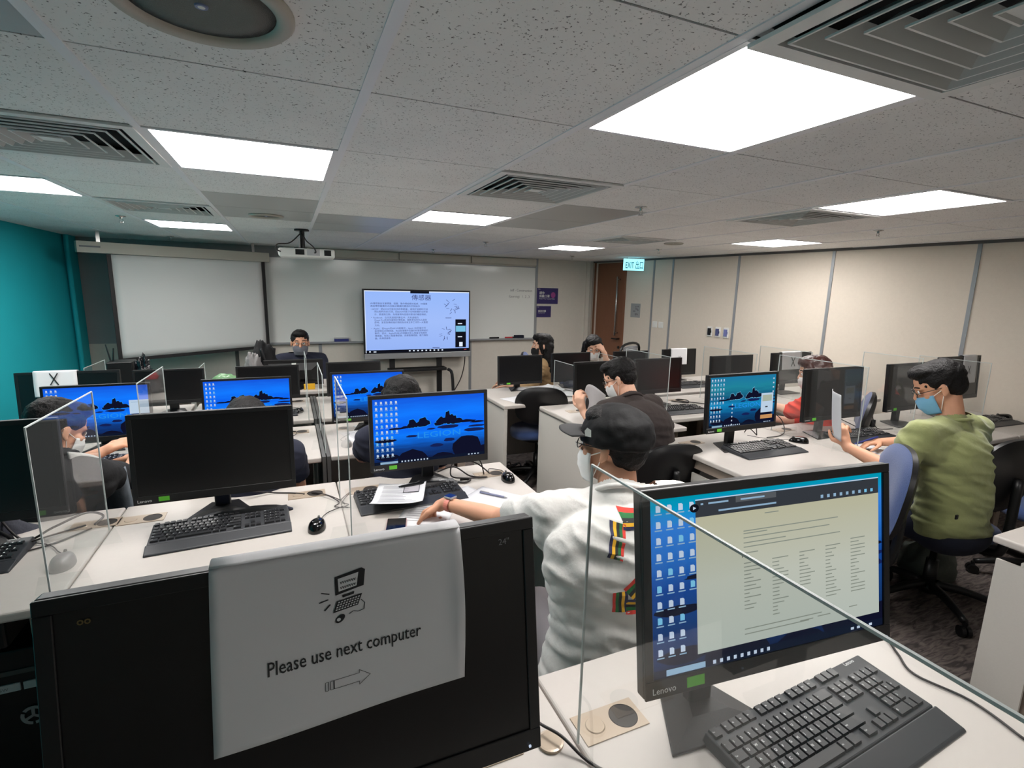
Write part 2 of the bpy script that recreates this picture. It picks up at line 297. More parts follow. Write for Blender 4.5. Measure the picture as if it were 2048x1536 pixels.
for (z0, z1, w_, mt) in ((H-0.025, H, 0.012, M['stripd']),):
    o = WN*w_; m.add([(a.x,a.y,z0),(b.x,b.y,z0),(b.x+o.x,b.y+o.y,z0),(a.x+o.x,a.y+o.y,z0),(a.x,a.y,z1),(b.x,b.y,z1),(b.x+o.x,b.y+o.y,z1),(a.x+o.x,a.y+o.y,z1)],
          [(0,1,2,3),(7,6,5,4),(4,5,1,0),(5,6,2,1),(6,7,3,2),(7,4,0,3)], mt)
struct(m.build('trim_8'))
# seams of the front wall's lower panels and the corner post
for i, x in enumerate((-0.62, 0.355, 2.43, 3.49)):
    m = MB(); m.box(x-0.02, x+0.02, YF-0.008, YF, 0.0, 0.9 if i < 3 else H, M['strip'] if i else M['stripd']); struct(m.build('trim_%d' % (10+i)))
m = MB(); m.box(XL, XL+0.05, YF-0.22, YF-0.02, 0, H, M['teal']); m.cyl((XL+0.04, YF-0.26, 0), (XL+0.04, YF-0.26, H), 0.022, 0.022, M['teal'], 12); struct(m.build('trim_14', smooth=False))
m = MB(); m.box(4.36, 4.42, YF-0.03, YF, 0, H, M['wallf']); m.box(4.42, 4.46, YF-0.05, YF, 0, H, M['edge']); struct(m.build('trim_15'))
# door on the right wall
dr = MB(); a = wall_pt(D0+0.005, 0, -0.03); b = wall_pt(D1-0.005, 0, -0.03); o = -WN*0.045
dr.add([(a.x,a.y,0.005),(b.x,b.y,0.005),(b.x+o.x,b.y+o.y,0.005),(a.x+o.x,a.y+o.y,0.005),(a.x,a.y,2.065),(b.x,b.y,2.065),(b.x+o.x,b.y+o.y,2.065),(a.x+o.x,a.y+o.y,2.065)],
       [(0,3,2,1),(4,5,6,7),(0,1,5,4),(1,2,6,5),(2,3,7,6),(3,0,4,7)], M['wood'])
door = struct(dr.build('door_1'))
m = MB(); p = wall_pt(6.54, 0, 0.03)
m.tube([(p.x, p.y, 0.98), (p.x, p.y, 1.86)], 0.014, M['steel'], 12, 1); q = wall_pt(6.54, 0, -0.03)
for z in (1.02, 1.82): m.cyl((q.x, q.y, z), (p.x, p.y, z), 0.01, 0.01, M['steel'], 10)
m.build('pull_handle', door, smooth=True)
m = MB(); p0 = wall_pt(6.48, 0.93, 0.03); p1 = wall_pt(6.60, 0.93, 0.03); m.tube([p0, p1], 0.011, M['black'], 8, 1); m.cyl(wall_pt(6.50, 0.93, -0.03), wall_pt(6.50, 0.93, 0.03), 0.012, 0.012, M['black'], 8); m.cyl(wall_pt(6.50, 0.80, -0.03), wall_pt(6.50, 0.80, -0.02), 0.022, 0.022, M['black'], 12); m.build('lever_handle', door)
for i, (y, w_) in enumerate(((D0-0.02, 0.04), (D1+0.02, 0.04))): strip_on_wall(16+i, y, w_, 0.0, H, M['wood'])

# ------------------------------------------------------------------ ceiling: tiles, runners
xs = [0.2 + 0.6*k for k in range(-5, 11)]
ys = [0.795 + 0.6*k for k in range(-5, 5)] + [3.735, 4.28, 4.82, 5.38, 5.95, 6.5, 7.05, 7.6]
XI = lambda i: xs[i+5]; YI = lambda j: ys[j+5]
LIGHTS = [(1, 0), (-1, 2), (-3, 4), (-2, 7), (1, 4), (4, 7), (4, 1), (6, 4), (2, -4)]  # last panel is out of view, added to brighten notice and ceiling
VENTS = [(1, -1), (-2, 2), (-2, 5), (1, 2), (4, 2), (4, 5)]
METAL = [(-1, 4), (-1, 5), (2, 3), (2, 4), (-2, 0), (0, 5), (0, 6)]
m = MB()
for i in range(len(xs)-1):
    for j in range(len(ys)-1):
        c = (i-5, j-5)
        if c in LIGHTS or c in VENTS or xs[i+1] < XL or ys[j] > YF: continue
        g = 0.003
        m.box(max(xs[i], XL)+0.012, xs[i+1]-0.012, ys[j]+g, min(ys[j+1], YF)-g, H, H+0.015, M['tilemetal'] if c in METAL else M['tile'])
m.box(XL, 6.0, YB, YF, H+0.07, H+0.09, M['void']); struct(m.build('ceiling'))
m = MB()
for i in range(len(xs)):
    if xs[i] > XL: m.box(xs[i]-0.0125, xs[i]+0.0125, YB, YF, H-0.003, H+0.004, M['tbar'])
struct(m.build('trim_20'))
m = MB()
for y in ys:
    if y < YF: m.box(XL, 5.9, y-0.003, y+0.003, H+0.003, H+0.006, M['gap'])  # dark strips carry the shade of the cross gaps in their colour
struct(m.build('trim_21'))

WHERE = {(1, 0): 'nearest large one, beside the big air vent', (-1, 2): 'in front of the round speaker, left of centre', (-3, 4): 'by the teal wall at the left picture edge', (-2, 7): 'smallest on the left, above the projection screen',
 (1, 4): 'in the middle between air vent and grey metal panel', (4, 7): 'farthest, above the two women by the door', (4, 1): 'at upper right touching the far louvred vent', (6, 4): 'close to the cream wall, above the wall sockets',
 (-2, -1): 'behind the camera on the left', (2, -4): 'added unseen behind the camera to brighten the near end', (4, -2): 'behind the camera on the right'}
for c in LIGHTS:
    x0, x1, y0, y1 = XI(c[0]), XI(c[0]+1), YI(c[1]), YI(c[1]+1)
    t = empty('ceiling_light', ((x0+x1)/2, (y0+y1)/2, H), 0, 'bright square LED ceiling panel, ' + WHERE[c], 'ceiling light', 'LED ceiling panels')
    a = (x1-x0)/2-0.012; b = (y1-y0)/2-0.003
    f = MB()
    for bx in ((-a, a, -b, -b+0.016), (-a, a, b-0.016, b), (-a, -a+0.016, -b+0.016, b-0.016), (a-0.016, a, -b+0.016, b-0.016)): f.box(bx[0], bx[1], bx[2], bx[3], -0.004, 0.03, M['tbar'])
    f.box(-a, a, -b, b, 0.031, 0.036, M['vdark']); f.build('frame', t)
    d = MB(); d.box(-a+0.016, a-0.016, -b+0.016, b-0.016, 0.0, 0.004, M['lamp']); d.build('diffuser', t)
VW = {(1, -1): 'very large and close at the top right corner', (-2, 2): 'at the left edge beside a light panel', (-2, 5): 'small, above the projection screen side', (1, 2): 'in the middle of the ceiling', (4, 2): 'touching the far right light panel', (4, 5): 'thin and far, near the exit sign'}
for c in VENTS:
    x0, x1, y0, y1 = XI(c[0]), XI(c[0]+1), YI(c[1]), YI(c[1]+1)
    t = empty('air_vent', ((x0+x1)/2, (y0+y1)/2, H-(0.012 if c == (1, -1) else 0.0)), 0, 'square louvred ceiling air vent, ' + VW[c], 'air vent', 'ceiling air diffusers')
    a = (x1-x0)/2-0.008; b = (y1-y0)/2-0.003
    def ring(mb, h0, z0, h1, z1, mt, k=b/a):
        P = lambda h, z: [(-h, -h*k, z), (h, -h*k, z), (h, h*k, z), (-h, h*k, z)]
        mb.add(P(h0, z0)+P(h1, z1), [(0,1,5,4),(1,2,6,5),(2,3,7,6),(3,0,4,7)], mt)
    f = MB(); ring(f, a, 0, a, -0.008, M['vent']); ring(f, a, -0.008, a-0.035, -0.008, M['vent']); ring(f, a-0.035, -0.008, a-0.037, 0.012, M['vent']); f.build('frame', t)
    for q in range(6):
        h = a-0.047-q*0.041
        l = MB(); ring(l, h, -0.006, h, -0.010, M['vent']); ring(l, h, -0.010, h-0.0045, -0.010, M['vent']); ring(l, h-0.0045, -0.010, h-0.034, 0.016, M['ventg']); l.build('louver', t)  # pale lips, greyer blades: light and shade put into the vent colours
    l = MB(); l.box(-0.03, 0.03, -0.03*b/a, 0.03*b/a, -0.006, -0.002, M['vent']); l.build('center_plate', t)
    l = MB(); l.box(-a+0.03, a-0.03, -b+0.03, b-0.03, 0.045, 0.05, M['vdark'])
    l.box(-a+0.03, -a+0.034, -b+0.03, b-0.03, 0.012, 0.045, M['vdark']); l.box(a-0.034, a-0.03, -b+0.03, b-0.03, 0.012, 0.045, M['vdark']); l.box(-a+0.034, a-0.034, -b+0.03, -b+0.034, 0.012, 0.045, M['vdark']); l.box(-a+0.034, a-0.034, b-0.034, b-0.03, 0.012, 0.045, M['vdark']); l.build('duct_box', t)
def speaker(x, y, r, lab):
    t = empty('ceiling_speaker', (x, y, H), 0, lab, 'speaker', 'round ceiling speakers')
    m = MB(); m.lathe([(r, 0.0), (r, -0.006), (r-0.008, -0.013), (r*0.80, -0.008), (r*0.79, 0.0)], M['casing'], 48); m.build('rim', t, smooth=True)
    g = MB(); g.lathe([(0.0, -0.004), (r*0.5, -0.005), (r*0.79, -0.003)], mat('speaker_grille', (122, 122, 116), 0.7, bump=0.6, bscale=500), 40); g.build('grille', t, smooth=True)
    l = MB(); l.cyl((0,0,-0.004), (0,0,-0.0068), 0.011, 0.010, mat('badge_blue_grey', (120, 132, 168), 0.4), 20); l.cyl((0,0,-0.0068), (0,0,-0.0072), 0.006, 0.005, M['white'], 14); l.build('badge', t)
speaker(-0.11, 1.11, 0.148, 'large round ceiling speaker with brushed rim at the top of the picture')
speaker(-0.11, 4.06, 0.11, 'small round ceiling speaker set in a grey metal tile before the projector')
speaker(3.39, 4.0, 0.09, 'faint round ceiling speaker near the exit sign side')
SPR = [(-1.09, 4.7, 'left, above the tall grey wall end'), (-1.08, 6.4, 'above the projection screen casing'), (1.66, 6.3, 'above the television'), (1.83, 2.45, 'nearest, beside the plain grey metal ceiling panel'), (1.86, 5.0, 'small, right of the middle light panel'), (3.86, 2.42, 'close to the cream right wall'), (3.55, 6.2, 'beside the farthest light above the poster wall'), (3.73, 4.63, 'just right of the exit sign')]
for x, y, lb in SPR:
    t = empty('sprinkler_head', (x, y, H), 0, 'small metal fire sprinkler on the ceiling, ' + lb, 'sprinkler', 'ceiling sprinklers')
    m = MB(); m.lathe([(0.0, 0.0), (0.032, 0.0), (0.034, -0.003), (0.012, -0.008)], M['steel'], 20); m.build('escutcheon', t, smooth=True)
    m = MB(); m.cyl((0,0,-0.006), (0,0,-0.02), 0.009, 0.007, M['steel'], 10); m.tube([(-0.007,0,-0.018), (-0.013,0,-0.03), (-0.004,0,-0.042)], 0.0022, M['steel'], 6, 3); m.tube([(0.007,0,-0.018), (0.013,0,-0.03), (0.004,0,-0.042)], 0.0022, M['steel'], 6, 3); m.cyl((0,0,-0.042), (0,0,-0.045), 0.014, 0.014, M['steel'], 12); m.build('spray_nozzle', t)

# exit sign hung from the ceiling
t = empty('exit_sign', (4.34, 5.88, H-0.02), -0.12, 'glowing cyan and white exit sign hanging below the ceiling by the wooden door', 'exit sign')
m = MB(); m.box(-0.15, 0.15, 0.0, 0.03, -0.155, 0.0, M['exit']); m.build('light_box', t)
m = MB(); m.text('EXIT 出口', (0, -0.002, -0.125), (1,0,0), (0,0,1), 0.115, M['exitd'], 0.012, width=0.27, center=True); m.build('lettering', t)
m = MB(); m.cyl((-0.1,0.015,0), (-0.1,0.015,0.02), 0.004, 0.004, M['steel'], 8); m.cyl((0.1,0.015,0), (0.1,0.015,0.02), 0.004, 0.004, M['steel'], 8); m.build('hanger', t)

# projector
t = empty('projector', (0.17, 4.85, 1.86), -0.04, 'white ceiling projector hanging on a short black bracket', 'projector')
m = MB(); m.box(-0.22, 0.22, -0.13, 0.15, 0.0, 0.075, M['white']); m.build('body', t, bev=0.018, seg=3)
m = MB(); m.box(-0.09, -0.02, -0.1335, -0.129, 0.022, 0.066, M['vdark']); m.box(0.0, 0.1, -0.1335, -0.129, 0.018, 0.07, M['silver']); m.box(0.135, 0.19, -0.1335, -0.129, 0.02, 0.066, M['vdark']); m.build('port_panel', t)
m = MB(); m.cyl((-0.205,0.06,0.04), (-0.235,0.06,0.04), 0.03, 0.028, M['black'], 20); m.build('lens', t, smooth=True)
m = MB(); m.box(-0.1, 0.0, -0.04, 0.06, 0.075, 0.085, M['black']); m.box(-0.065, -0.05, -0.03, 0.05, 0.08, 0.16, M['silver']); m.cyl((-0.035, 0.01, 0.08), (-0.035, 0.01, H-1.86), 0.022, 0.022, M['black'], 14); m.cyl((-0.035, 0.01, H-1.875), (-0.035, 0.01, H-1.86), 0.06, 0.06, M['black'], 20); m.build('ceiling_mount', t)
m = MB(); m.tube([(-0.03,-0.01,0.2), (0.0,-0.06,0.14), (0.05,-0.13,0.09), (0.07,-0.15,0.05), (0.06,-0.135,0.04)], 0.005, M['cable']); m.tube([(-0.05,0,0.2), (-0.13,-0.06,0.12), (-0.22,-0.13,0.1), (-0.235,-0.14,0.06), (-0.2,-0.135,0.04)], 0.005, M['cable']); m.build('cable', t)

# pull-down projection screen, hanging out of square with the wall
A = V((-1.577, 6.30, 0)); B = V((-0.27, 6.90, 0)); ang = math.atan2(B.y-A.y, B.x-A.x); Wd = (B-A).length
t = empty('projection_screen', (A.x, A.y, 0.86), ang, 'large pull-down projection screen with black border hanging slightly askew at front left', 'projection screen')
m = MB(); m.grid(lambda u, v: (u*Wd, 0.004*math.sin(u*PI), v*1.03 + u*0.04), 24, 16, M['scrn'], 0.0015); m.build('screen_fabric', t, smooth=True)
m = MB(); e = 0.035
def sk(a, b, c, d):
    m.add([(a, -0.006, c+0.04*a/Wd), (b, -0.006, c+0.04*b/Wd), (b, -0.006, d+0.04*b/Wd), (a, -0.006, d+0.04*a/Wd), (a, 0.004, c+0.04*a/Wd), (b, 0.004, c+0.04*b/Wd), (b, 0.004, d+0.04*b/Wd), (a, 0.004, d+0.04*a/Wd)], [(0,1,2,3),(7,6,5,4),(0,4,5,1),(1,5,6,2),(2,6,7,3),(3,7,4,0)], M['frame'])
sk(-e, 0, -0.035, 1.03); sk(Wd, Wd+e, -0.035, 1.03); sk(-e, Wd+e, -0.035, 0.0); m.build('border', t)
m = MB(); m.X = Matrix.Rotation(0.0, 4, 'Y'); m.box(-0.26, Wd+0.08, -0.04, 0.05, 1.035, 1.14, M['casing']); m.box(-0.24, -0.08, -0.043, -0.04, 1.085, 1.1, M['inkl']); m.build('casing', t, bev=0.008)
for xq in (-0.1, Wd-0.1):
    pass
m = MB(); m.box(-0.1, -0.07, 0.0, 0.02, 1.14, H-0.86, M['steel']); m.box(Wd-0.1, Wd-0.07, 0.0, 0.02, 1.14, H-0.86, M['steel']); m.build('hanging_bracket', t)

# whiteboard
t = empty('whiteboard', (1.2, YF, 0.91), 0, 'wide glossy whiteboard across the front wall with faint handwriting', 'whiteboard')
m = MB(); m.box(-1.6, 2.26, -0.018, -0.001, 0.0, 1.055, M['wb']); m.build('board', t)
m = MB(); m.box(-1.6, 2.28, -0.026, 0, 1.055, 1.068, M['strip']); m.box(2.26, 2.28, -0.026, 0, 0, 1.055, M['strip']); m.build('frame', t)
m = MB(); m.box(-1.6, 2.28, -0.075, 0, -0.022, 0.0, M['strip']); m.build('marker_tray', t)
m = MB(); m.text('self - Construction', (1.85, -0.0185, 0.70), (1,0,-0.01), (0,0,1), 0.055, M['inkl'], width=0.36); m.text('(Learning)   1 , 2 , 3', (1.83, -0.0185, 0.61), (1,0,-0.01), (0,0,1), 0.05, M['inkl'], width=0.34); m.build('handwriting', t)
for k, (a, b) in enumerate(((-0.02, 1.39), (1.41, 2.42), (2.44, 3.47))):
    m = MB(); m.box(a, b, YF-0.03, YF, 2.0, H-0.01, M['wallf']); struct(m.build('trim_%d' % (30+k), bev=0.004))
m = MB(); m.box(-0.09, 0.09, -0.03, 0.03, 0, 0.035, M['bluep']); m.build('x').name = 'board_eraser'; o = bpy.data.objects['board_eraser']; o.location = (0.62, YF-0.04, 0.911); tag(o, 'blue and white board eraser lying on the tray left of the television', 'eraser')
m2 = MB(); m2.box(-0.09, 0.09, -0.03, 0.03, 0.036, 0.05, M['silver']); m2.build('handle_grip', o)
m = MB(); m.box(-0.075, 0.075, -0.03, 0.03, 0, 0.045, M['navy']); o = m.build('board_eraser', loc=(3.2, YF-0.04, 0.911), bev=0.005); tag(o, 'dark navy board eraser at the right end of the whiteboard tray', 'eraser')
m = MB(); m.cyl((0,0,0.012), (0.12,0,0.012), 0.011, 0.011, M['redc'], 12); m.cyl((0.12,0,0.012), (0.16,0,0.012), 0.012, 0.012, M['black'], 12); o = m.build('whiteboard_marker', loc=(2.97, YF-0.045, 0.911)); tag(o, 'red whiteboard marker on the tray next to the navy eraser', 'marker')
m = MB(); m.cyl((0,0,0.012), (0.12,0,0.012), 0.011, 0.011, M['black'], 12); m.cyl((0.12,0,0.012), (0.15,0,0.012), 0.012, 0.012, M['cable'], 12); o = m.build('whiteboard_marker', loc=(2.72, YF-0.045, 0.911)); tag(o, 'black whiteboard marker on the tray right of the television', 'marker')
# posters right of the whiteboard
t = empty('wall_poster', (3.50, YF, 1.43), 0, 'larger purple notice with white Chinese text right of the whiteboard', 'poster')
m = MB(); m.box(0, 0.365, -0.012, -0.009, 0, 0.24, M['purple']); m.add([(0.28+0.04*math.cos(a), -0.0125, 0.135+0.045*math.sin(a)) for a in [k*PI/8 for k in range(16)]], [tuple(range(16))], M['pink']); m.build('sheet', t)
m = MB(); m.text('請你', (0.04, -0.0135, 0.15), (1,0,0), (0,0,1), 0.045, M['white'], 0.01); m.text('佩戴口罩', (0.04, -0.0135, 0.1), (1,0,0), (0,0,1), 0.045, M['white'], 0.01); m.text('Please Wear Surgical Masks', (0.04, -0.0135, 0.07), (1,0,0), (0,0,1), 0.02, M['white'], width=0.27); m.text('THEi', (0.015, -0.0135, 0.215), (1,0,0), (0,0,1), 0.02, M['white']); m.build('printed_text', t)
t = empty('wall_poster', (3.50, YF, 1.225), 0, 'smaller purple notice pinned under the larger one', 'poster')
m = MB(); m.box(0, 0.25, -0.012, -0.009, 0, 0.17, M['purple']); m.build('sheet', t)
m = MB(); m.text('保持安靜', (0.025, -0.0135, 0.08), (1,0,0), (0,0,1), 0.035, M['white'], 0.01); m.text('Please Keep Quiet', (0.025, -0.0135, 0.06), (1,0,0), (0,0,1), 0.015, M['white'], width=0.12); m.text('THEi', (0.012, -0.0135, 0.15), (1,0,0), (0,0,1), 0.014, M['white']); m.build('printed_text', t)
# things on the right wall
def on_wall(name, y, z, w_, h_, d_, mt, lab, cat, group=None, bev=0.006):
    t = empty(name, wall_pt(y, z), math.atan2(WD.y, WD.x), lab, cat, group)   # local x runs along the wall, +y points into the room
    m = MB(); m.box(-w_/2, w_/2, 0.0, d_, -h_/2, h_/2, mt); m.build('plate', t, bev=bev); return t
t = on_wall('paper_notice', 6.16, 1.375, 0.19, 0.2, 0.002, mat('grey_notice', (150, 152, 152), 0.8), 'small grey printed notice on the wall beside the wooden door', 'notice', bev=0.0)
m = MB()
for k in range(9): a = random.uniform(-0.07, 0.05); z = random.uniform(-0.08, 0.07); m.box(a, a+random.uniform(0.02, 0.05), 0.002, 0.0026, z, z+0.018, M['inkl'])
m.build('printed_figures', t)
for k, y in enumerate((5.77, 5.66)):
    t = on_wall('light_switch', y, 1.2, 0.085, 0.085, 0.01, M['white'], 'white double light switch plate, %s of the pair between the wall seams' % ('left one' if k == 0 else 'right one'), 'light switch', 'switch plates')
    m = MB(); m.box(-0.03, -0.003, 0.01, 0.014, -0.025, 0.025, M['white']); m.box(0.003, 0.03, 0.01, 0.014, -0.025, 0.025, M['white']); m.build('rocker', t)
for k, y in enumerate((4.86, 4.745, 4.63)):
    t = on_wall('wall_remote_holder', y, 1.175, 0.075, 0.125, 0.018, M['white'], ('white wall holder with a black controller, leftmost of the row', 'white wall holder with a blue-grey controller, middle of the row', 'white wall holder with a pale blue controller, right end of the row')[k], 'remote control', 'wall controllers')
    c = (M['black'], mat('ctl_blue', (70, 76, 120), 0.5), mat('ctl_pale', (110, 116, 170), 0.5))[k]
    m = MB(); m.box(-0.022, 0.022, 0.018, 0.03, -0.042, 0.042, c); m.box(-0.03, -0.022, 0.018, 0.026, -0.015, 0.015, c); m.build('controller', t, bev=0.005)
# ------------------------------------------------------------------ desks
def desk(x0, x1, y0, y1, lab, group, style='frame', endL=False, endR=False, grom=None, far=False):
    t = empty('desk', (x0, y0, 0), 0, lab, 'desk', group); W = x1-x0; D = y1-y0
    m = MB(); m.box(0, W, 0, D, DZ-0.03, DZ, M['desk']); m.build('tabletop', t, bev=0.008, seg=3)
    m = MB(); m.box(0.03, W-0.03, D-0.10, D-0.085, 0.12, DZ-0.08, M['panel']); m.build('modesty_panel', t)
    for side, on in ((0, endL), (1, endR)):
        sx = 0.0 if side == 0 else W
        if style == 'slab' and on:
            m = MB(); m.box(sx-(0.0 if side == 0 else 0.03), sx+(0.03 if side == 0 else 0.0), 0.0, D, 0.01, DZ-0.031, M['panel']); m.build('end_panel', t, bev=0.002)
            m = MB(); xa = sx-0.004 if side == 0 else sx+0.001; m.box(xa, xa+0.003, -0.002, D+0.002, DZ-0.035, DZ-0.028, M['dkgrey']); m.build('edge_strip', t)
        elif style == 'strip' and on:
            m = MB(); xa = sx-0.021 if side == 0 else sx+0.003; m.box(xa, xa+0.018, -0.01, D+0.01, 0.01, DZ+0.004, M['dkgrey']); m.build('divider_panel', t)
        else:
            a = 0.03 if side == 0 else W-0.08
            m = MB(); m.box(a, a+0.05, 0.05, 0.12, 0.02, DZ-0.03, M['taupe']); m.box(a, a+0.05, D-0.22, D-0.12, 0.02, DZ-0.03, M['taupe']); m.box(a, a+0.05, 0.12, D-0.22, DZ-0.09, DZ-0.035, M['taupe']); m.build('leg_frame', t, bev=0.003)
            if on:
                b = 0.008 if side == 0 else W-0.02
                m = MB(); m.box(b, b+0.012, 0.02, D-0.3, 0.05, DZ-0.11, M['panel']); m.box(b, b+0.012, D-0.17, D-0.02, 0.05, DZ-0.09, M['panel']); m.build('end_panel', t)
    if grom:
        for gx, gy, rot in grom:
            m = MB(); m.X = Matrix.Translation((gx-x0, gy-y0, DZ)) @ Matrix.Rotation(rot, 4, 'Z')
            m.box(-0.075, 0.075, -0.037, 0.037, 0.0, 0.0025, M['grom'])
            m.lathe([(0.0, 0.0028), (0.029, 0.0028), (0.03, 0.0035), (0.031, 0.0027)], M['gromh'], 28, c=(0.034, 0, 0)); m.lathe([(0.0, 0.0045), (0.019, 0.0045), (0.021, 0.0025)], M['grom'], 24, c=(-0.036, 0, 0))
            m.build('cable_grommet', t, smooth=False)
    return t
G1 = 'computer desks in the second row'; 
# row 0 (where the photographer stands)
desk(-0.40, 0.483, 0.05, 0.94, 'nearest pale desk, under the black monitor with the paper notice', 'computer desks in the nearest row', grom=[(0.30, 0.80, 0)])
desk(0.487, 1.43, 0.05, 0.94, 'nearest pale desk on the right, carrying the large black keyboard', 'computer desks in the nearest row', endR=True, grom=[(0.575, 0.765, 0.0)])
desk(2.45, 3.3, 0.05, 0.94, 'pale desk cut by the right edge of the picture, behind the office chair base', 'computer desks in the nearest row', endL=True)
# row 1
desk(-1.44, -0.642, 1.68, 2.38, 'pale desk at the left edge of the picture with the greyed mouse behind acrylic', G1, grom=[(-0.70, 2.235, 0.0)])
desk(-0.638, 0.158, 1.68, 2.38, 'pale desk with the switched-off wide monitor, left of the open papers', G1, grom=[(-0.555, 2.225, 0.0), (0.03, 2.26, 0.0)])
desk(0.162, 0.98, 1.68, 2.38, 'pale desk holding the papers and blue monitor of the man in the black cap', G1, style='slab', endR=True, grom=[(0.26, 2.23, 0), (0.86, 2.22, 0)])
# row 2 and 3, left block
for r, (ya, yb, rn, nm) in enumerate(((2.76, 3.45, 'third', 'behind the woman with the ponytail'), (3.61, 4.37, 'fourth', 'towards the front wall'))):
    k = ('third row' if r == 0 else 'fourth row')
    desk(-1.46, -0.68, ya, yb, 'leftmost pale desk of the %s, %s' % (k, 'before the dark-haired woman' if r == 0 else 'with the X-marked monitor'), 'computer desks on the left, ' + k, style='strip')
    desk(-0.655, 0.118, ya, yb, 'middle pale desk of the left %s, mouse beside the dark divider' % k, 'computer desks on the left, ' + k, style='strip', endR=True, grom=[(0.0, yb-0.14, 0)])
    desk(0.165, 0.96, ya, yb, 'pale desk right of the dark divider in the left %s' % k, 'computer desks on the left, ' + k, style='strip', endL=True)
# right block row 1
R1 = 'computer desks along the right, second row'
desk(2.05, 2.93, 1.68, 2.43, 'pale desk with taupe frame at the aisle carrying the teal-blue wallpaper monitor', R1, endL=True, grom=[(2.20, 2.30, 0.1)])
desk(2.935, 3.75, 1.68, 2.43, 'pale desk where the man in green reads', R1, grom=[(3.02, 2.33, 0)])
desk(3.755, 4.46, 1.68, 2.43, 'pale desk just beyond the man in green', R1)
desk(4.465, 5.07, 1.68, 2.43, 'pale desk against the cream wall at right edge', R1)
R2 = 'computer desks along the right, third row'
desk(1.76, 2.44, 2.60, 3.49, 'deep pale desk with a closed grey end panel, before the man in brown', R2, style='slab', endL=True, grom=[(1.95, 3.25, 0)])
desk(2.46, 3.25, 2.80, 3.49, 'pale desk behind the green tote bag', R2, style='strip', endL=True, grom=[(2.98, 3.33, 0)])
desk(3.255, 4.0, 2.80, 3.49, 'pale desk where the woman in red sits', R2)
desk(4.005, 4.85, 2.80, 3.49, 'pale desk by the cream wall with the large X sheet monitor', R2)
R3 = 'computer desks along the right, fourth row'
desk(1.50, 2.30, 3.58, 4.28, 'pale desk with grey end panel holding the small box and papers, far middle', R3, style='slab', endL=True)
desk(2.305, 3.10, 3.58, 4.28, 'pale desk strewn with papers in front of the two far women', R3)
desk(3.105, 3.85, 3.58, 4.28, 'pale far desk below the curled X paper', R3)
desk(3.855, 4.55, 3.58, 4.28, 'pale far desk touching the cream wall', R3)
desk(-0.75, 0.42, 4.62, 5.22, 'teacher desk behind which the man in the navy jacket sits', None, style='slab', endR=True)
desk(-1.5, -0.80, 4.62, 5.22, 'side desk near the teal wall carrying the black box', None, style='slab')

# ------------------------------------------------------------------ acrylic dividers
def divider(x, y0, y1, z1, lab):
    t = empty('acrylic_divider', (x, y0, DZ+0.001), 0, lab, 'desk divider', 'clear acrylic desk dividers'); L = y1-y0; h = z1-DZ
    th = 0.004
    m = MB(); m.add([(0,0,0),(0,L,0),(0,L,h),(0,0,h)], [(0,1,2,3)], M['acr'])
    m.build('sheet', t)
    m = MB(); e = 0.0035
    m.box(-th/2, th/2, 0, e, 0, h, M['edgew']); m.box(-th/2, th/2, L-e, L, 0, h, M['edgew']); m.box(-th/2, th/2, e, L-e, h-e, h, M['edgew']); m.build('polished_edge', t)
    for yy in (L*0.18, L*0.75): m = MB(); m.add([(-0.07,yy,0),(0.07,yy,0),(0.055,yy,0.055),(-0.055,yy,0.055)], [(0,1,2,3)], M['acr']); m.build('foot', t)
divider(0.485, 0.055, 0.745, 1.325, 'clear acrylic divider nearest the camera, crossing in front of the document monitor')
divider(-0.64, 1.66, 2.16, 1.255, 'clear acrylic divider with bright edge over the greyed mouse at left')
divider(0.157, 1.70, 2.15, 1.27, 'clear acrylic divider between the black wide monitor and the papers')
divider(-0.668, 2.83, 3.38, 1.165, 'clear acrylic divider right of the dark-haired woman\'s blue monitor')
divider(0.142, 2.82, 3.30, 1.17, 'clear acrylic divider on the dark strip of the third row')
divider(0.085, 3.57, 3.95, 1.165, 'clear acrylic divider in the fourth row in front of the teacher')
divider(-1.40, 4.63, 5.1, 1.0, 'clear acrylic divider near the black box by the teal wall')
divider(-0.70, 4.63, 5.1, 0.95, 'clear acrylic divider beside the green plastic bag')
divider(2.932, 1.78, 2.35, 1.25, 'clear acrylic divider in front of the hand holding papers')
divider(3.752, 1.95, 2.33, 1.25, 'clear acrylic divider behind the man in green')
divider(4.462, 1.9, 2.35, 1.20, 'clear acrylic divider close to the right edge of the picture')
divider(2.45, 2.83, 3.35, 1.19, 'clear acrylic divider standing before the dark monitor next to the man in brown')
divider(3.252, 2.80, 3.35, 1.19, 'clear acrylic divider just left of the woman in red')
divider(4.002, 2.9, 3.42, 1.17, 'clear acrylic divider beside the large X sheet against the wall')
divider(2.13, 3.6, 3.95, 1.03, 'clear acrylic divider near the far woman with long hair')
divider(2.68, 3.6, 4.1, 1.06, 'clear acrylic divider before the far woman resting her hand')

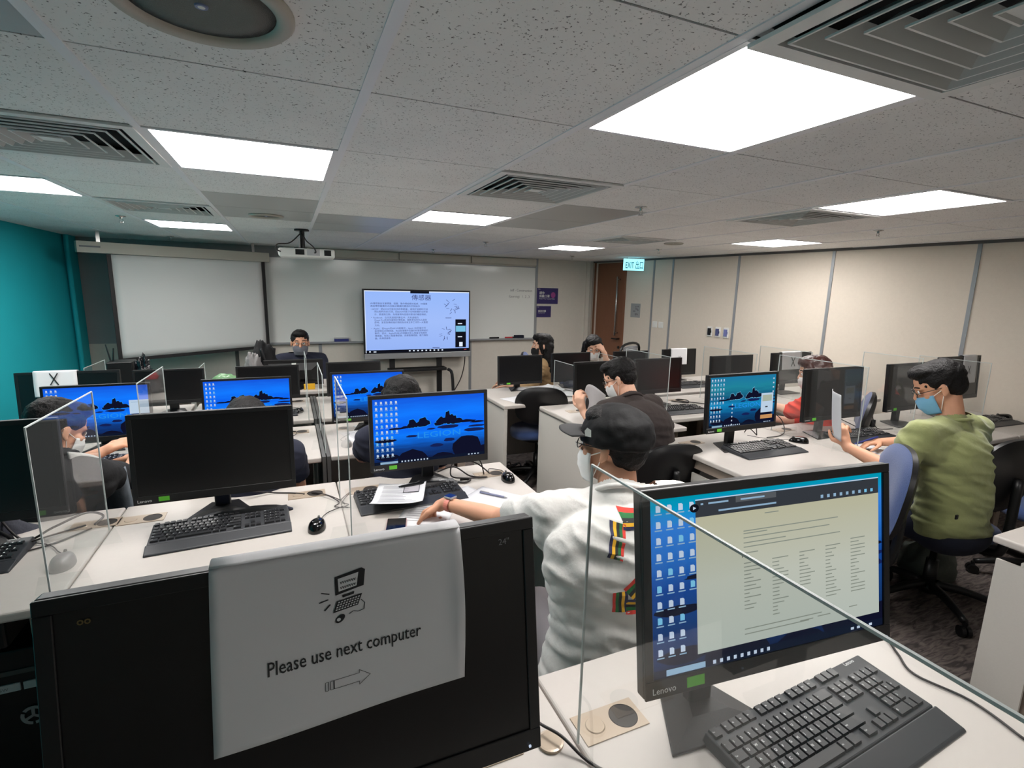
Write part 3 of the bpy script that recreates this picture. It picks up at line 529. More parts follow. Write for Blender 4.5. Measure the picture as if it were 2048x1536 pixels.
# ------------------------------------------------------------------ display pictures
def blob(cx, cy, rx, ry, n=14, j=0.18, rnd=None, flat=0.35):
    r = rnd or random; out = []
    for k in range(n):
        a = 2*PI*k/n; q = 1 + r.uniform(-j, j); y = math.sin(a); y = y if y > 0 else y*flat
        out.append((cx + rx*q*math.cos(a), cy + ry*q*y))
    return out
def wallpaper(mb, P, teal=False, base=None, win=0, icons=5, cols=5, extra=None, rnd=None):
    """P(u, v, d) gives a point on the display, d = tiny lift towards the viewer"""
    rnd = random.Random(5)
    mb.quad(P(0,0,0), P(1,0,0), P(1,1,0), P(0,1,0), M[base] if base else M['sky2'] if teal else M['sky'], uv=True)
    def poly(pts, mt, d): mb.add([P(min(max(a,0),1), min(max(b,0),1), d) for a, b in pts], [tuple(range(len(pts)))], mt)
    big = ((0.33, .56, .040, .09), (0.36, .555, .03, .06), (0.43, .57, .055, .10), (0.60, .58, .05, .09), (0.655, .60, .035, .15), (0.70, .58, .04, .11), (0.75, .57, .05, .07), (0.57, .55, .04, .05), (0.84, .56, .08, .03), (.93, .54, .06, .025), (.28, .54, .05, .025), (.20, .53, .07, .02))
    sh_ = [blob(cx, cy, rx, ry, 15, .2, rnd) for cx, cy, rx, ry in big]
    for (cx, cy, rx, ry), q in zip(big[:8], sh_): poly([(cx+(a-cx)*1.10+0.0*rx, cy+(b-cy)*1.10-0.004) for a, b in q], M['halo'] if not teal else M['icon2'], 0.0001)
    for q in sh_: poly(q, M['rock'], 0.0002)
    for cx, cy, rx, ry in ((0.66, .50, .10, .03), (.50, .49, .04, .015), (.90, .42, .11, .035), (.93, .48, .09, .02), (.55, .22, .06, .03), (.66, .29, .05, .03), (.33, .40, .05, .02)): poly(blob(cx, cy, rx, ry, 12, .15, rnd, 0.8), M['rock2'], 0.0003)
    for cx, cy, rx, ry in ((.83, .14, .14, .20), (.33, .05, .13, .14), (.60, .0, .12, .10), (.99, .0, .10, .16), (.12, .10, .10, .05), (.1, .36, .09, .03)): poly(blob(cx, cy, rx, ry, 16, .08, rnd, 0.9), M['rock'], 0.0004)
    o = P(.37, .36, .0006); ux = V(P(1,.36,0))-V(P(0,.36,0)); uy = V(P(.5,1,0))-V(P(.5,0,0))
    mb.text('LEGION', o, ux, uy, uy.length*0.13, M['txt'], 0.0, width=ux.length*0.40)
    poly([(0,0),(1,0),(1,.045),(0,.045)], M['bar'], 0.0007)
    poly([(.05,.006),(.20,.006),(.20,.04),(.05,.04)], M['srch'], 0.0009)
    for k in range(9): poly([(.23+k*.028,.012),(.242+k*.028,.012),(.242+k*.028,.034),(.23+k*.028,.034)], M['icon'], 0.0009)
    for k in range(4): poly([(.84+k*.03,.014),(.855+k*.03,.014),(.855+k*.03,.03),(.84+k*.03,.03)], M['icon'], 0.0009)
    for c in range(cols):
        for r_ in range(icons*2):
            if c == cols-1 and r_ > icons: continue
            u = .022+c*.042; v = .955-r_*.089
            if v < .08: continue
            mt = (M['icon'], M['icon'], M['icon'], M['icon'], M['icon'], M['icon2'], M['icon3'])[rnd.randrange(7)]
            poly([(u,v-.03),(u+.017,v-.03),(u+.017,v),(u+.012,v+.008),(u,v+.008)], mt, 0.0009)
            poly([(u-.005,v-.045),(u+.022,v-.045),(u+.022,v-.038),(u-.005,v-.038)], M['srch'], 0.0009)
    if extra == 'right_icons':
        for r_ in range(4): poly([(.955,.93-r_*.09-.03),(.975,.93-r_*.09-.03),(.975,.93-r_*.09),(.955,.93-r_*.09)], M['icon'], .0009)
        for r_ in range(6): poly([(.33,.45-r_*.08-.03),(.345,.45-r_*.08-.03),(.345,.45-r_*.08),(.33,.45-r_*.08)], M['icon'], .0009)
        poly([(.78,.22),(.97,.22),(.97,.62),(.78,.62)], M['win'], .001); poly([(.80,.45),(.95,.45),(.95,.58),(.80,.58)], M['doc2'], .0012); poly([(.85,.32),(.89,.32),(.89,.345),(.85,.345)], M['chrome'], .0012); poly([(.78,.09),(.97,.09),(.97,.17),(.78,.17)], M['wino'], .001)
    if extra == 'note': poly([(.80,.42),(1,.42),(1,.70),(.80,.70)], M['win'], .001); poly([(.82,.65),(.9,.65),(.9,.66),(.82,.66)], M['srch'], .0012)
M['doc2'] = emi('window_grey_green', (168, 176, 160), 1.0)
def document(mb, P):
    rnd = random.Random(3)
    wallpaper(mb, P, base='sky3', icons=5, cols=4)
    def poly(pts, mt, d): mb.add([P(a, b, d) for a, b in pts], [tuple(range(len(pts)))], mt)
    mb.quad(P(.17,.09,.0014), P(.98,.09,.0014), P(.98,.87,.0014), P(.17,.87,.0014), M['doc'], uv=True)
    poly([(.17,.87),(.98,.87),(.98,.925),(.17,.925)], M['chrome'], .0014); poly([(.17,.925),(.98,.925),(.98,.965),(.17,.965)], M['chrome'], .0014); poly([(.33,.928),(.50,.928),(.50,.963),(.33,.963)], M['chrome2'], .0016); poly([(.17,.966),(.98,.966),(.98,.972),(.17,.972)], M['icon'], .0014)
    for k in range(9): poly([(.70+k*.03,.885),(.712+k*.03,.885),(.712+k*.03,.905),(.70+k*.03,.905)], M['icon2'] if k > 6 else M['srch'], .0016)
    for a, b in ((.22,.30),(.35,.45),(.19,.20),(.26,.50)): poly([(a,.938 if a != .26 else .89),(b,.938 if a != .26 else .89),(b,.948 if a != .26 else .90),(a,.948 if a != .26 else .90)], M['srch'], .0018)
    def ln(u, v, w_): poly([(u,v),(u+w_,v),(u+w_,v+.006),(u,v+.006)], M['doctx'], .0016)
    ln(.45,.84,.06)
    for i, v in enumerate((.75,.735,.71,.68,.655,.62)): ln(.36, v, (.42,.10,.38,.18,.43,.06)[i])
    for c, (u, n, v0) in enumerate(((.36, 13, .56), (.48, 16, .56), (.60, 10, .57), (.72, 15, .58), (.84, 16, .60))):
        for k in range(n): ln(u, v0-k*.0225, rnd.choice((.022,.03,.04,.05,.07)))
    for i, (u, v, w_) in enumerate(((.36,.14,.28),(.36,.17,.34),(.60,.145,.06),(.68,.15,.06),(.83,.165,.04))): ln(u, v, w_)
    poly([(.352,.60),(.356,.60),(.356,.607),(.352,.607)], M['chrome'], .0018)
    vs = [P(.165+.018*math.cos(a), .925+.024*math.sin(a), .002) for a in [k*PI/8 for k in range(16)]]; mb.add(vs, [tuple(range(16))], M['tvdk']); poly([(.160,.915),(.160,.935),(.172,.925)], M['icon'], .0022)

# ------------------------------------------------------------------ monitors
def monitor(xl, xr, y, zt, zb, lab, group, pic=None, tilt=0.06, rz=0.0, base=True, brand='Lenovo', back=False, kw=None, neckx=0.5, small=False, yb=0.06, name='computer_monitor', strip_=False, loc=None):
    w_ = xr-xl; h = zt-zb; cx = (xl+xr)/2
    t = empty(name, loc or (cx, y, DZ), rz + (PI if back else 0), lab, 'computer monitor', group)
    z0 = zb-DZ
    def T(mb): mb.X = Matrix.Translation((0, 0, z0)) @ Matrix.Rotation(-tilt, 4, 'X'); return mb     # top leans away
    bz = 0.012 if small else 0.016; lo = bz*1.9
    m = T(MB()); m.box(-w_/2, w_/2, 0.004, 0.026, 0, h, M['black']); m.taper(-w_/2+0.03, w_/2-0.03, -h+0.03, -0.03, 0.026, 0.05, 0.05, M['black']) if False else None
    m.add([(-w_/2+.03,.026,.03),(w_/2-.03,.026,.03),(w_/2-.03,.026,h-.03),(-w_/2+.03,.026,h-.03),(-w_/2+.1,.052,.06),(w_/2-.1,.052,.06),(w_/2-.1,.052,h-.09),(-w_/2+.1,.052,h-.09)], [(4,5,6,7)[::-1],(0,1,5,4)[::-1],(1,2,6,5)[::-1],(2,3,7,6)[::-1],(3,0,4,7)[::-1]], M['black'])
    m.build('housing', t, bev=0.003)
    m = T(MB())
    def fr(a, b, c, d): m.box(a, b, -0.001, 0.0035, c, d, M['black'])
    fr(-w_/2, w_/2, h-bz, h); fr(-w_/2, w_/2, 0, lo); fr(-w_/2, -w_/2+bz, lo, h-bz); fr(w_/2-bz, w_/2, lo, h-bz); m.build('bezel', t, bev=0.001, seg=1)
    m = T(MB()); x0, x1, s0, s1 = -w_/2+bz, w_/2-bz, lo, h-bz
    P = lambda u, v, d=0.0: (x0+(x1-x0)*u, 0.003-d, s0+(s1-s0)*v)
    if pic is None or pic == 'off': m.box(x0, x1, 0.002, 0.0038, s0, s1, M['offscr'])
    elif pic == 'doc': document(m, P)
    else: wallpaper(m, P, **(kw or {}))
    m.build('screen', t)
    if brand:
        m = T(MB()); m.text(brand, (-w_/2+0.012, -0.0015, lo*0.28), (1,0,0), (0,0,1), 0.015 if not small else 0.011, M['legend'] if brand != 'ViewSonic' else M['inkl'], 0.005); m.build('brand_mark', t)
        m = T(MB()); m.box(-w_/2+0.078, -w_/2+0.112, -0.0022, -0.0012, lo*0.25, lo*0.8, M['sticker']); m.build('energy_sticker', t)
    if strip_: pass
    hm = h*0.42
    c = Matrix.Translation((0,0,z0)) @ Matrix.Rotation(-tilt, 4, 'X') @ V((0,0.05,hm))
    m = MB(); m.box(-0.028, 0.028, 0.055+yb*0.3, 0.085+yb*0.3, 0.012, c.z+0.02, M['black']); m.box(-0.045, 0.045, 0.045, 0.07+yb*0.3, c.z-0.05, c.z+0.05, M['black']); m.build('stand_neck', t, bev=0.006)
    m = MB(); bw = 0.13 if not small else 0.10
    pr = [(-bw, -0.03), (bw, -0.03), (0.05, 0.14), (-0.05, 0.14)]
    m.add([(a, b+yb*0.3, 0.0005) for a, b in pr] + [(a, b+yb*0.3, 0.006) for a, b in pr] + [(a*0.35, 0.05+(b-0.05)*0.35+yb*0.3, 0.022) for a, b in pr], [(3,2,1,0),(0,1,5,4),(1,2,6,5),(2,3,7,6),(3,0,4,7),(4,5,9,8),(5,6,10,9),(6,7,11,10),(7,4,8,11),(8,9,10,11)], M['black']); m.build('stand_base', t, bev=0.002)
    return t
MG0, MG1, MG2, MG3 = 'monitors on the nearest desks', 'monitors on the second row', 'monitors on the third row', 'monitors on the fourth row'
mon0L = monitor(-0.25, 0.30, 0.555, 1.32, 0.985, 'switched-off black monitor nearest the camera carrying the paper notice', MG0, None, 0.15, 0.0, brand=None)
mon0R = monitor(0.490, 1.03, 0.538, 1.325, 0.985, 'nearest black monitor showing a page of text over desktop icons', MG0, 'doc', 0.16, -0.095, yb=0.42)
m1L = monitor(-1.29, -0.745, 2.14, 1.17, 0.83, 'switched-off monitor cut by the left edge, behind the acrylic with a bright edge', MG1, None)
m1a = monitor(-0.555, -0.010, 2.14, 1.162, 0.828, 'switched-off wide monitor on the second row above the long black keyboard', MG1, None)
m1b = monitor(0.290, 0.830, 2.17, 1.172, 0.835, 'lit monitor with blue rock wallpaper and many icons, before the man in the black cap', MG1, 'wp')
m2a = monitor(-1.175, -0.71, 3.24, 1.10, 0.80, 'lit blue monitor with a pale note window, in front of the dark-haired woman', MG2, 'wp', kw=dict(cols=3, extra='note'), small=True)
m2b = monitor(-0.475, -0.01, 3.24, 1.10, 0.80, 'lit blue monitor above whose lower edge a crown of dark hair shows', MG2, 'wp', kw=dict(cols=3), small=True)
m2c = monitor(0.21, 0.66, 3.24, 1.11, 0.80, 'lit blue monitor behind the acrylic, partly hidden by a dark bobbed head', MG2, 'wp', kw=dict(cols=3), small=True)
m3X = monitor(-1.58, -1.045, 4.05, 1.06, 0.76, 'dark monitor by the teal wall with an X sheet', MG3, None, brand=None)
m3a = monitor(-0.975, -0.565, 4.05, 1.052, 0.815, 'small dark monitor in the fourth row beside the black box', MG3, None, small=True, brand=None)
m3b = monitor(-0.37, 0.045, 4.05, 1.052, 0.81, 'small dark monitor in the fourth row just below the teacher', MG3, None, small=True, brand=None)
m3c = monitor(0.235, 0.64, 4.05, 1.06, 0.80, 'small dark monitor in the fourth row left of the television stand', MG3, None, small=True, brand=None)
r1a = monitor(2.10, 2.64, 2.09, 1.192, 0.86, 'lit monitor with teal-blue wallpaper on the aisle desk at right', MG1, 'wp', kw=dict(teal=True, extra='right_icons'))
r1b = monitor(2.88, 3.42, 2.09, 1.192, 0.86, 'switched-off monitor behind the raised papers of the man in green', MG1, None)
r1c = monitor(3.71, 4.25, 2.10, 1.19, 0.86, 'switched-off monitor directly beyond the masked face of the man in green', MG1, None)
r1d = monitor(4.33, 4.85, 2.12, 1.215, 0.89, 'switched-off monitor with paper at the far right wall', MG1, None, brand=None)
r2a = monitor(1.915, 2.40, 3.22, 1.115, 0.84, 'switched-off monitor facing the man in brown', MG2, None, brand=None)
r2b = monitor(2.46, 2.92, 3.22, 1.12, 0.84, 'switched-off monitor with reddish tint right of the man in brown', MG2, None, brand=None)
r2c = monitor(3.235, 3.71, 3.22, 1.12, 0.84, 'switched-off monitor rising behind the teal-blue wallpaper monitor', MG2, None, brand=None)
r2d = monitor(3.95, 4.45, 3.22, 1.125, 0.84, 'switched-off monitor with a large X sheet left of the woman in red', MG2, None, brand=None)
r3a = monitor(1.66, 2.09, 4.10, 1.058, 0.80, 'switched-off monitor alone at the left end of the far right desks', MG3, None, small=True)
r3b = monitor(2.19, 2.60, 4.10, 1.068, 0.80, 'dark far monitor between the two seated women', MG3, None, small=True, brand=None)
r3c = monitor(2.87, 3.27, 4.10, 1.065, 0.80, 'dark far monitor right of the woman resting her hand', MG3, None, small=True, brand=None)
r3d = monitor(3.46, 3.89, 4.10, 1.07, 0.80, 'dark far monitor with a curled X sheet hanging over it', MG3, None, small=True, brand=None)
t1 = monitor(-0.225, 0.255, 4.86, 0.99, 0.70+0.06, 'back of the black teacher monitor with a white label', 'teacher monitors', None, back=True, brand=None)
m = MB(); m.box(-0.018, 0.018, -0.002, 0, -0.008, 0.008, M['white']); m.build('asset_label', t1, loc=(0.0, 0.062, 0.215))
# warm edges, power lights
for q, px in ((mon0L, 0.255), (mon0R, 0.255)):
    m = MB(); m.box(px, px+0.003, -0.003, -0.001, 0.245+0.008, 0.245+0.011, M['icon']); m.build('power_light', q)
m = MB(); m.text('oo', (-0.24, 0.0, 0.0), (1,0,0), (0,0,1), 0.011, mat('logo_ochre', (96, 80, 44), 0.5), 0.02); m.build('logo_mark', mon0L, loc=(0.0, 0.0455, 0.545), rot=(-0.15, 0, 0))
m = MB(); m.text('24"', (0.222, 0.0, 0), (1,0,0), (0,0,1), 0.012, M['inkl']); m.build('size_mark', mon0L, loc=(0.0, 0.0455, 0.545), rot=(-0.15, 0, 0))

# paper sheets that hang over monitors
def hang_sheet(mon, u0, u1, drop, lab, cross=None, zt=0.335, tilt=0.06, w_=0.54, z0=0.09, back_drop=0.03, wob=0.004):
    """sheet folded over the top edge of a monitor: front drop, back drop"""
    T = Matrix.Translation((0,0,z0)) @ Matrix.Rotation(-tilt, 4, 'X')
    hh = zt; o = empty('paper_sign', mon.location, mon.rotation_euler.z, lab, 'paper sign', 'paper signs hung on monitors')
    tot = drop + 0.04 + back_drop
    def P(u, v):
        s_ = v*tot; x = u0+(u1-u0)*u
        if s_ < drop: y = -0.004 - wob*(0.6+math.sin(u*5.1+v*4)*0.5)*(1-s_/drop) ; z = hh + 0.004 - (drop - s_)
        elif s_ < drop+0.04: q = (s_-drop)/0.04; y = -0.004 + 0.036*q; z = hh + 0.004 + 0.004*math.sin(PI*q)
        else: y = 0.032; z = hh + 0.004 - (s_-drop-0.04)
        return T @ V((x, y, z))
    m = MB(); m.grid(P, 10, 30, M['paper'], 0.0006); m.build('sheet', o, smooth=True)
    if cross:
        cx, cz, sz = cross; m = MB()
        for a, b in (((-0.5,-1), (0.5,1)), ((0.5,-1), (-0.5,1))):
            p = V((cx+a[0]*sz*0.55, 0, cz+a[1]*sz*0.5)); q = V((cx+b[0]*sz*0.55, 0, cz+b[1]*sz*0.5)); n = (q-p).cross(V((0,1,0))).normalized()*sz*0.045
            m.add([T @ (V((k.x, -0.0125, k.z))) for k in (p-n, q-n, q+n, p+n)], [(0,1,2,3)], M['ink'])
        m.build('inked_cross', o)
    return o
hang_sheet(m3X, -0.175, 0.045, 0.16, 'white sheet with a large X on the dark monitor by the teal wall', (-0.07, 0.255, 0.075), zt=0.30, z0=0.02, w_=0.535)
hang_sheet(r2d, -0.135, 0.12, 0.16, 'white sheet with a large X beside the woman in red', (0.0, 0.20, 0.085), zt=0.285, z0=0.10)
hang_sheet(r1d, 0.02, 0.20, 0.21, 'white X sheet on the monitor behind the head of the man in green', (0.09, 0.22, 0.06), zt=0.325, z0=0.15)
hang_sheet(r3d, -0.12, 0.09, 0.165, 'white sheet with an X over the far dark monitor, half hidden', (-0.01, 0.175, 0.05), zt=0.27, z0=0.06)
# the big notice
o = empty('paper_notice', mon0L.location, 0, 'white paper notice reading please use next computer, draped over the nearest monitor', 'paper sign')
T0 = Matrix.Translation((0,0,0.245)) @ Matrix.Rotation(-0.15, 4, 'X')
# corners measured on the tilted screen plane (x, z up the screen)
def NP(u, v, d=0.0):
    # u across, v from bottom (0) to top fold (1), slight overhang onto the back
    x0 = -0.121 + (1-v)*(-0.006); x1 = 0.167 + (1-v)*(-0.004); x = x0+(x1-x0)*u
    z = 0.3395 - (1-v)*0.205 + 0.010*(1-v)*(u-0.5)*2*0.6
    y = -0.0045 - 0.0035*math.sin(v*PI) - (0.004*(1-v)**6 if v < 0.3 else 0) - 0.0015*math.sin(u*7+v*3)
    if u > 0.9: y -= 0.010*((u-0.9)/0.1)**2*math.sin(v*PI)
    if v > 0.985: y += 0.03*(v-0.985)/0.015*0.1
    return T0 @ V((x, y-d, z))
m = MB(); m.grid(lambda u, v: NP(u, v), 28, 28, M['paper'], 0.0005)
m.grid(lambda u, v: T0 @ V((-0.121+0.288*u, -0.004+0.036*v, 0.3395+0.004*math.sin(PI*v))), 10, 8, M['paper'], 0.0005)
m.grid(lambda u, v: T0 @ V((-0.121+0.288*u, 0.032+0.02*v, 0.3395-0.03*v)), 10, 2, M['paper'], 0.0005)
m.build('sheet', o, smooth=True)
def notice_geo(m, pts, mt, d=0.0012):      # 2d points in sheet coordinates
    m.add([NP(a, b, d) for a, b in pts], [tuple(range(len(pts)))], mt)
m = MB()
vs, fs, w_ = text_geo('Please use next computer', 0.004)
m.add([NP(0.19 + 0.615*p.x/w_, 0.36 + p.y*0.115, 0.0012) for p in vs], fs, M['ink']); m.build('lettering', o)
m = MB()     # arrow
def line(m, a, b, wd, mt=M['ink'], asp=1.25):
    a = V(a); b = V(b); d = b-a; n = V((-d.y, d.x)).normalized()*wd; notice_geo(m, [a-n, b-n, b+n, a+n], mt)
ar = [(0.44,.18),(0.54,.18),(0.54,.16),(0.585,.205),(0.54,.25),(0.54,.23),(0.44,.23),(0.44,.18)]
for a, b in zip(ar, ar[1:]): line(m, a, b, 0.0012)
for a in (0.405, 0.425):
    for p, q in (((a,.18),(a+.012,.18)), ((a+.012,.18),(a+.012,.23)), ((a+.012,.23),(a,.23)), ((a,.23),(a,.18))): line(m, p, q, 0.0012)
m.build('arrow', o)
m = MB()     # clip-art computer
def NQ(px, py): return (0.44 + px*0.12, 0.60 + py*0.25)
def po(pts, mt, d=0.0012): m.add([NP(*NQ(a, b), d) for a, b in pts], [tuple(range(len(pts)))], mt)
po([(.12,.50),(.88,.60),(1.0,1.05),(.10,.93)], M['ink']); po([(1.0,1.05),(1.12,1.0),(1.06,.62),(.88,.60)], M['ink']); po([(.22,.58),(.82,.65),(.89,.96),(.20,.88)], M['paper'], 0.0016)
for r_ in range(2):
    for k in range(7): a = .27+k*.075; b = .80-r_*.12+k*.006; po([(a,b),(a+.03,b-.05),(a+.045,b-.05),(a+.02,b+.01)], M['ink'], 0.002); po([(a+.03,b-.05),(a+.06,b+.01),(a+.075,b+.01),(a+.045,b-.05)], M['ink'], 0.002)
po([(.35,.42),(.72,.46),(.74,.52),(.33,.48)], M['ink']); po([(.02,.10),(.85,.18),(1.0,.44),(.15,.36)], M['ink'])
for r_ in range(4):
    for k in range(8): a = .10+k*.095+r_*.03; b = .145+r_*.055+k*.008; po([(a,b),(a+.06,b+.005),(a+.07,b+.035),(a+.01,b+.03)], M['paper'], 0.0018)
cv = [(.95,.30),(1.08,.20),(1.05,.05),(.85,.02),(.70,.06),(.55,.0)]
for a, b in zip(cv, cv[1:]): line(m, NQ(*a), NQ(*b), 0.0016)
po([(.25+.16*math.cos(q), -.06+.09*math.sin(q)+.04*math.cos(q)) for q in [k*PI/8 for k in range(16)]], M['ink']); po([(.20+.07*math.cos(q), -.07+.04*math.sin(q)) for q in [k*PI/6 for k in range(12)]], M['paper'], 0.0018)
for a, b in (((-.35,.62),(-.08,.56)), ((-.42,.40),(-.12,.44)), ((-.25,.20),(-.06,.32))): line(m, NQ(*a), NQ(*b), 0.0032)
m.build('computer_drawing', o)
# ------------------------------------------------------------------ keyboards and mice
def keyboard(x, y, rz, lab, group, full=False, w_=0.45, d_=0.155, rest=True, z=DZ):
    t = empty('keyboard', (x, y, z+0.001), rz, lab, 'keyboard', group)
    m = MB(); a = w_/2
    m.add([(-a,-d_/2,0),(a,-d_/2,0),(a,d_/2,0),(-a,d_/2,0),(-a+.004,-d_/2+.002,.014),(a-.004,-d_/2+.002,.014),(a-.006,d_/2-.004,.026),(-a+.006,d_/2-.004,.026)], [(3,2,1,0),(4,5,6,7),(0,1,5,4),(1,2,6,5),(2,3,7,6),(3,0,4,7)], M['keycase']); m.build('case', t, bev=0.003)
    if rest:
        m = MB(); m.add([(-a,-d_/2-.06,0),(a,-d_/2-.06,0),(a,-d_/2,0),(-a,-d_/2,0),(-a+.004,-d_/2-.056,.006),(a-.004,-d_/2-.056,.006),(a,-d_/2,.015),(-a,-d_/2,.015)], [(3,2,1,0),(4,5,6,7),(0,1,5,4),(1,2,6,5),(2,3,7,6),(3,0,4,7)], M['keycase']); m.build('palm_rest', t, bev=0.003)
    u = (w_-0.02)/23.4; k0 = -a+0.01; vy = (d_-0.034)/5.6; sl = math.atan2(0.012, d_)
    rows = []
    fn = ['Esc',None,'F1','F2','F3','F4',None,'F5','F6','F7','F8',None,'F9','F10','F11','F12']
    xx = 0; keys = []
    for f in fn:
        if f is None: xx += 0.55; continue
        keys.append((xx, 5.35, 1, f)); xx += 1
    R_ = [('`1234567890-=', 0, 4), ('QWERTYUIOP[]', 1.5, 3), ("ASDFGHJKL;'", 1.8, 2), ('ZXCVBNM,./', 2.3, 1)]
    for st, off, r_ in R_:
        for i, ch in enumerate(st): keys.append((off+i, r_, 1, ch))
    keys += [(13,4,2,'<-'),(0,3,1.45,'Tab'),(13.5,3,1.5,'\\'),(0,2,1.75,'Caps'),(12.8,2,2.2,'Enter'),(0,1,2.25,'Shift'),(12.3,1,2.7,'Shift'),(0,0,1.4,'Ctrl'),(1.45,0,1.2,''),(2.7,0,1.2,'Alt'),(3.95,0,6.0,''),(10,0,1.2,'Alt'),(11.25,0,1.2,''),(13.5,0,1.5,'Ctrl')]
    for i in range(3): keys += [(15.5+i,5.35,1,''),(15.5+i,4,1,('Ins','Hm','PU')[i]),(15.5+i,3,1,('Del','End','PD')[i])]
    keys += [(16.5,1,1,''),(15.5,0,1,''),(16.5,0,1,''),(17.5,0,1,'')]
    for i in range(3):
        for j in range(3): keys.append((19+i, 3-j, 1, str(7+i-3*j)))
        keys.append((19+i, 4, 1, ('N','/','*')[i]))
    keys += [(19,0,2,'0'),(21,0,1,'.'),(22,4,1,'-'),(22,2,1,'+'),(22,0,1,'')]
    def one(mb, kx, ky, kw, ch):
        x0 = k0+kx*u+0.0009; x1 = k0+(kx+kw)*u-0.0009; y0 = -d_/2+0.012+ky*vy+0.0009; y1 = y0+vy-0.0018
        zb = 0.0125 + 0.012*((y0+d_/2)/d_); i = 0.0016
        mb.add([(x0,y0,zb),(x1,y0,zb),(x1,y1,zb),(x0,y1,zb),(x0+i,y0+i,zb+.0075),(x1-i,y0+i,zb+.0075),(x1-i,y1-i*0.6,zb+.0085),(x0+i,y1-i*0.6,zb+.0085)], [(4,5,6,7),(0,1,5,4),(1,2,6,5),(2,3,7,6),(3,0,4,7)], M['key'])
        if ch and full:
            s_ = min(0.0075 if len(ch) == 1 else 0.0042, vy*0.5); mb.text(ch, (x0+i+0.001, y0+vy*0.42, zb+.0086), (1,0,0), (0,1,0.05), s_, M['legend'], 0.01)
        elif ch: mb.add([(x0+i+.002,y0+vy*.40,zb+.0088),(x0+i+.0065,y0+vy*.40,zb+.0088),(x0+i+.0065,y0+vy*.72,zb+.0090),(x0+i+.002,y0+vy*.72,zb+.0090)], [(0,1,2,3)], M['legend'])
    if full:
        for k in keys:
            mb = MB(); one(mb, *k); mb.build('key', t)
    else:
        mb = MB()
        for k in keys: one(mb, *k)
        mb.build('keys', t)
    m = MB(); m.text('Lenovo', (a-0.075, d_/2-0.0155, 0.0262), (1,0,0), (0,1,0.08), 0.012, M['legend'], 0.012); m.build('brand_mark', t)
    return t
KG = 'black full-size keyboards'
keyboard(0.985, 0.585, 0.06, 'large black keyboard on the nearest desk, cut by the bottom edge', KG, True, 0.53, 0.165)
keyboard(-0.265, 2.035, 0.06, 'black keyboard with palm rest in front of the switched-off wide monitor', KG, True, 0.455, 0.15)
keyboard(0.44, 2.095, 0.03, 'black keyboard half covered by the open papers', KG, True, 0.455, 0.15)
keyboard(-1.06, 2.06, 0.02, 'black keyboard cut by the left edge of the picture', KG, False, 0.45, 0.15)
keyboard(2.50, 2.06, -0.03, 'black keyboard in front of the teal-blue wallpaper monitor', KG, True, 0.46, 0.155)
keyboard(3.36, 2.05, -0.06, 'black keyboard beneath the hand with raised papers', KG, False, 0.46, 0.15)
keyboard(4.10, 1.95, -0.05, 'black keyboard beyond the chest of the man in green', KG, False, 0.45, 0.15)
keyboard(4.72, 1.98, -0.05, 'black keyboard by the right wall, just behind the green shoulder', KG, False, 0.44, 0.15)
keyboard(2.72, 3.02, -0.05, 'black keyboard behind the back of the man in brown', KG, False, 0.44, 0.15)
keyboard(-0.18, 3.80, 0.0, 'black keyboard in the fourth row, under the teacher', KG, False, 0.40, 0.13, rest=False)
keyboard(3.62, 3.85, -0.02, 'black keyboard below the far curled X paper', KG, False, 0.44, 0.15)
keyboard(-0.95, 3.0, 0.03, 'black keyboard under the pointing hand of the dark-haired woman', KG, False, 0.44, 0.15)
def mouse(x, y, rz, lab, cable=None, s=1.0, mt=None):
    t = empty('computer_mouse', (x, y, DZ+0.0005), rz, lab, 'computer mouse', 'black computer mice')
    m = MB(); nu, nv = 24, 10; L = 0.056*s; W = 0.031*s; Hh = 0.034*s
    def P(u, v):
        a = 2*PI*u; e = v*PI/2
        r = math.cos(e)**0.55 if e < PI/2-1e-4 else 0.0
        yy = math.sin(a)*L*r; xx = math.cos(a)*W*r*(1-0.14*math.sin(a)); zz = Hh*math.sin(e)*(1-0.22*(yy/L))
        return (xx, yy, zz)
    m.grid(P, nu, nv, mt or M['gloss']); m.build('shell', t, smooth=True)
    m = MB(); m.cyl((-0.003, L*0.55, Hh*0.80), (0.003, L*0.55, Hh*0.80), 0.008*s, 0.008*s, M['dkgrey'], 14); m.build('scroll_wheel', t)
    if cable:
        m = MB(); c = math.cos(-rz); q = math.sin(-rz)
        pts = [(0, L*0.95, 0.008)] + [((px-x)*c-(py-y)*q, (px-x)*q+(py-y)*c, pz-DZ) for px, py, pz in cable]
        m.tube(pts, 0.0018, M['cable'], 6, 6); m.build('cable', t, smooth=True)
    return t
mouse(0.055, 1.915, -0.25, 'black mouse right of the keyboard of the switched-off wide monitor', [(0.10,2.03,.745),(0.17,2.09,.745),(0.12,2.20,.745),(0.05,2.26,.75),(0.03,2.26,.743)])
mouse(0.915, 2.125, -0.1, 'shiny black mouse at the corner of the desk of the man in the cap', [(0.93,2.24,.745),(0.88,2.28,.745),(0.86,2.23,.743)], 1.0)
mouse(-0.70, 1.93, 0.1, 'grey-looking mouse seen through the acrylic at left', [(-0.74,2.02,.745),(-0.80,2.10,.745),(-0.95,2.18,.745)], 1.05, mat('mouse_grey', (116, 116, 116), 0.4))
mouse(2.855, 2.085, 0.75, 'black mouse beside the keyboard of the teal-blue wallpaper monitor', [(2.78,2.16,.745),(2.70,2.22,.745),(2.66,2.3,.745)])
mouse(0.005, 2.93, -0.1, 'black mouse on the third row beside the dark divider', [(-0.03,3.05,.745),(-0.07,3.14,.745),(0.0,3.24,.745),(0.0,3.31,.745)], 0.95)
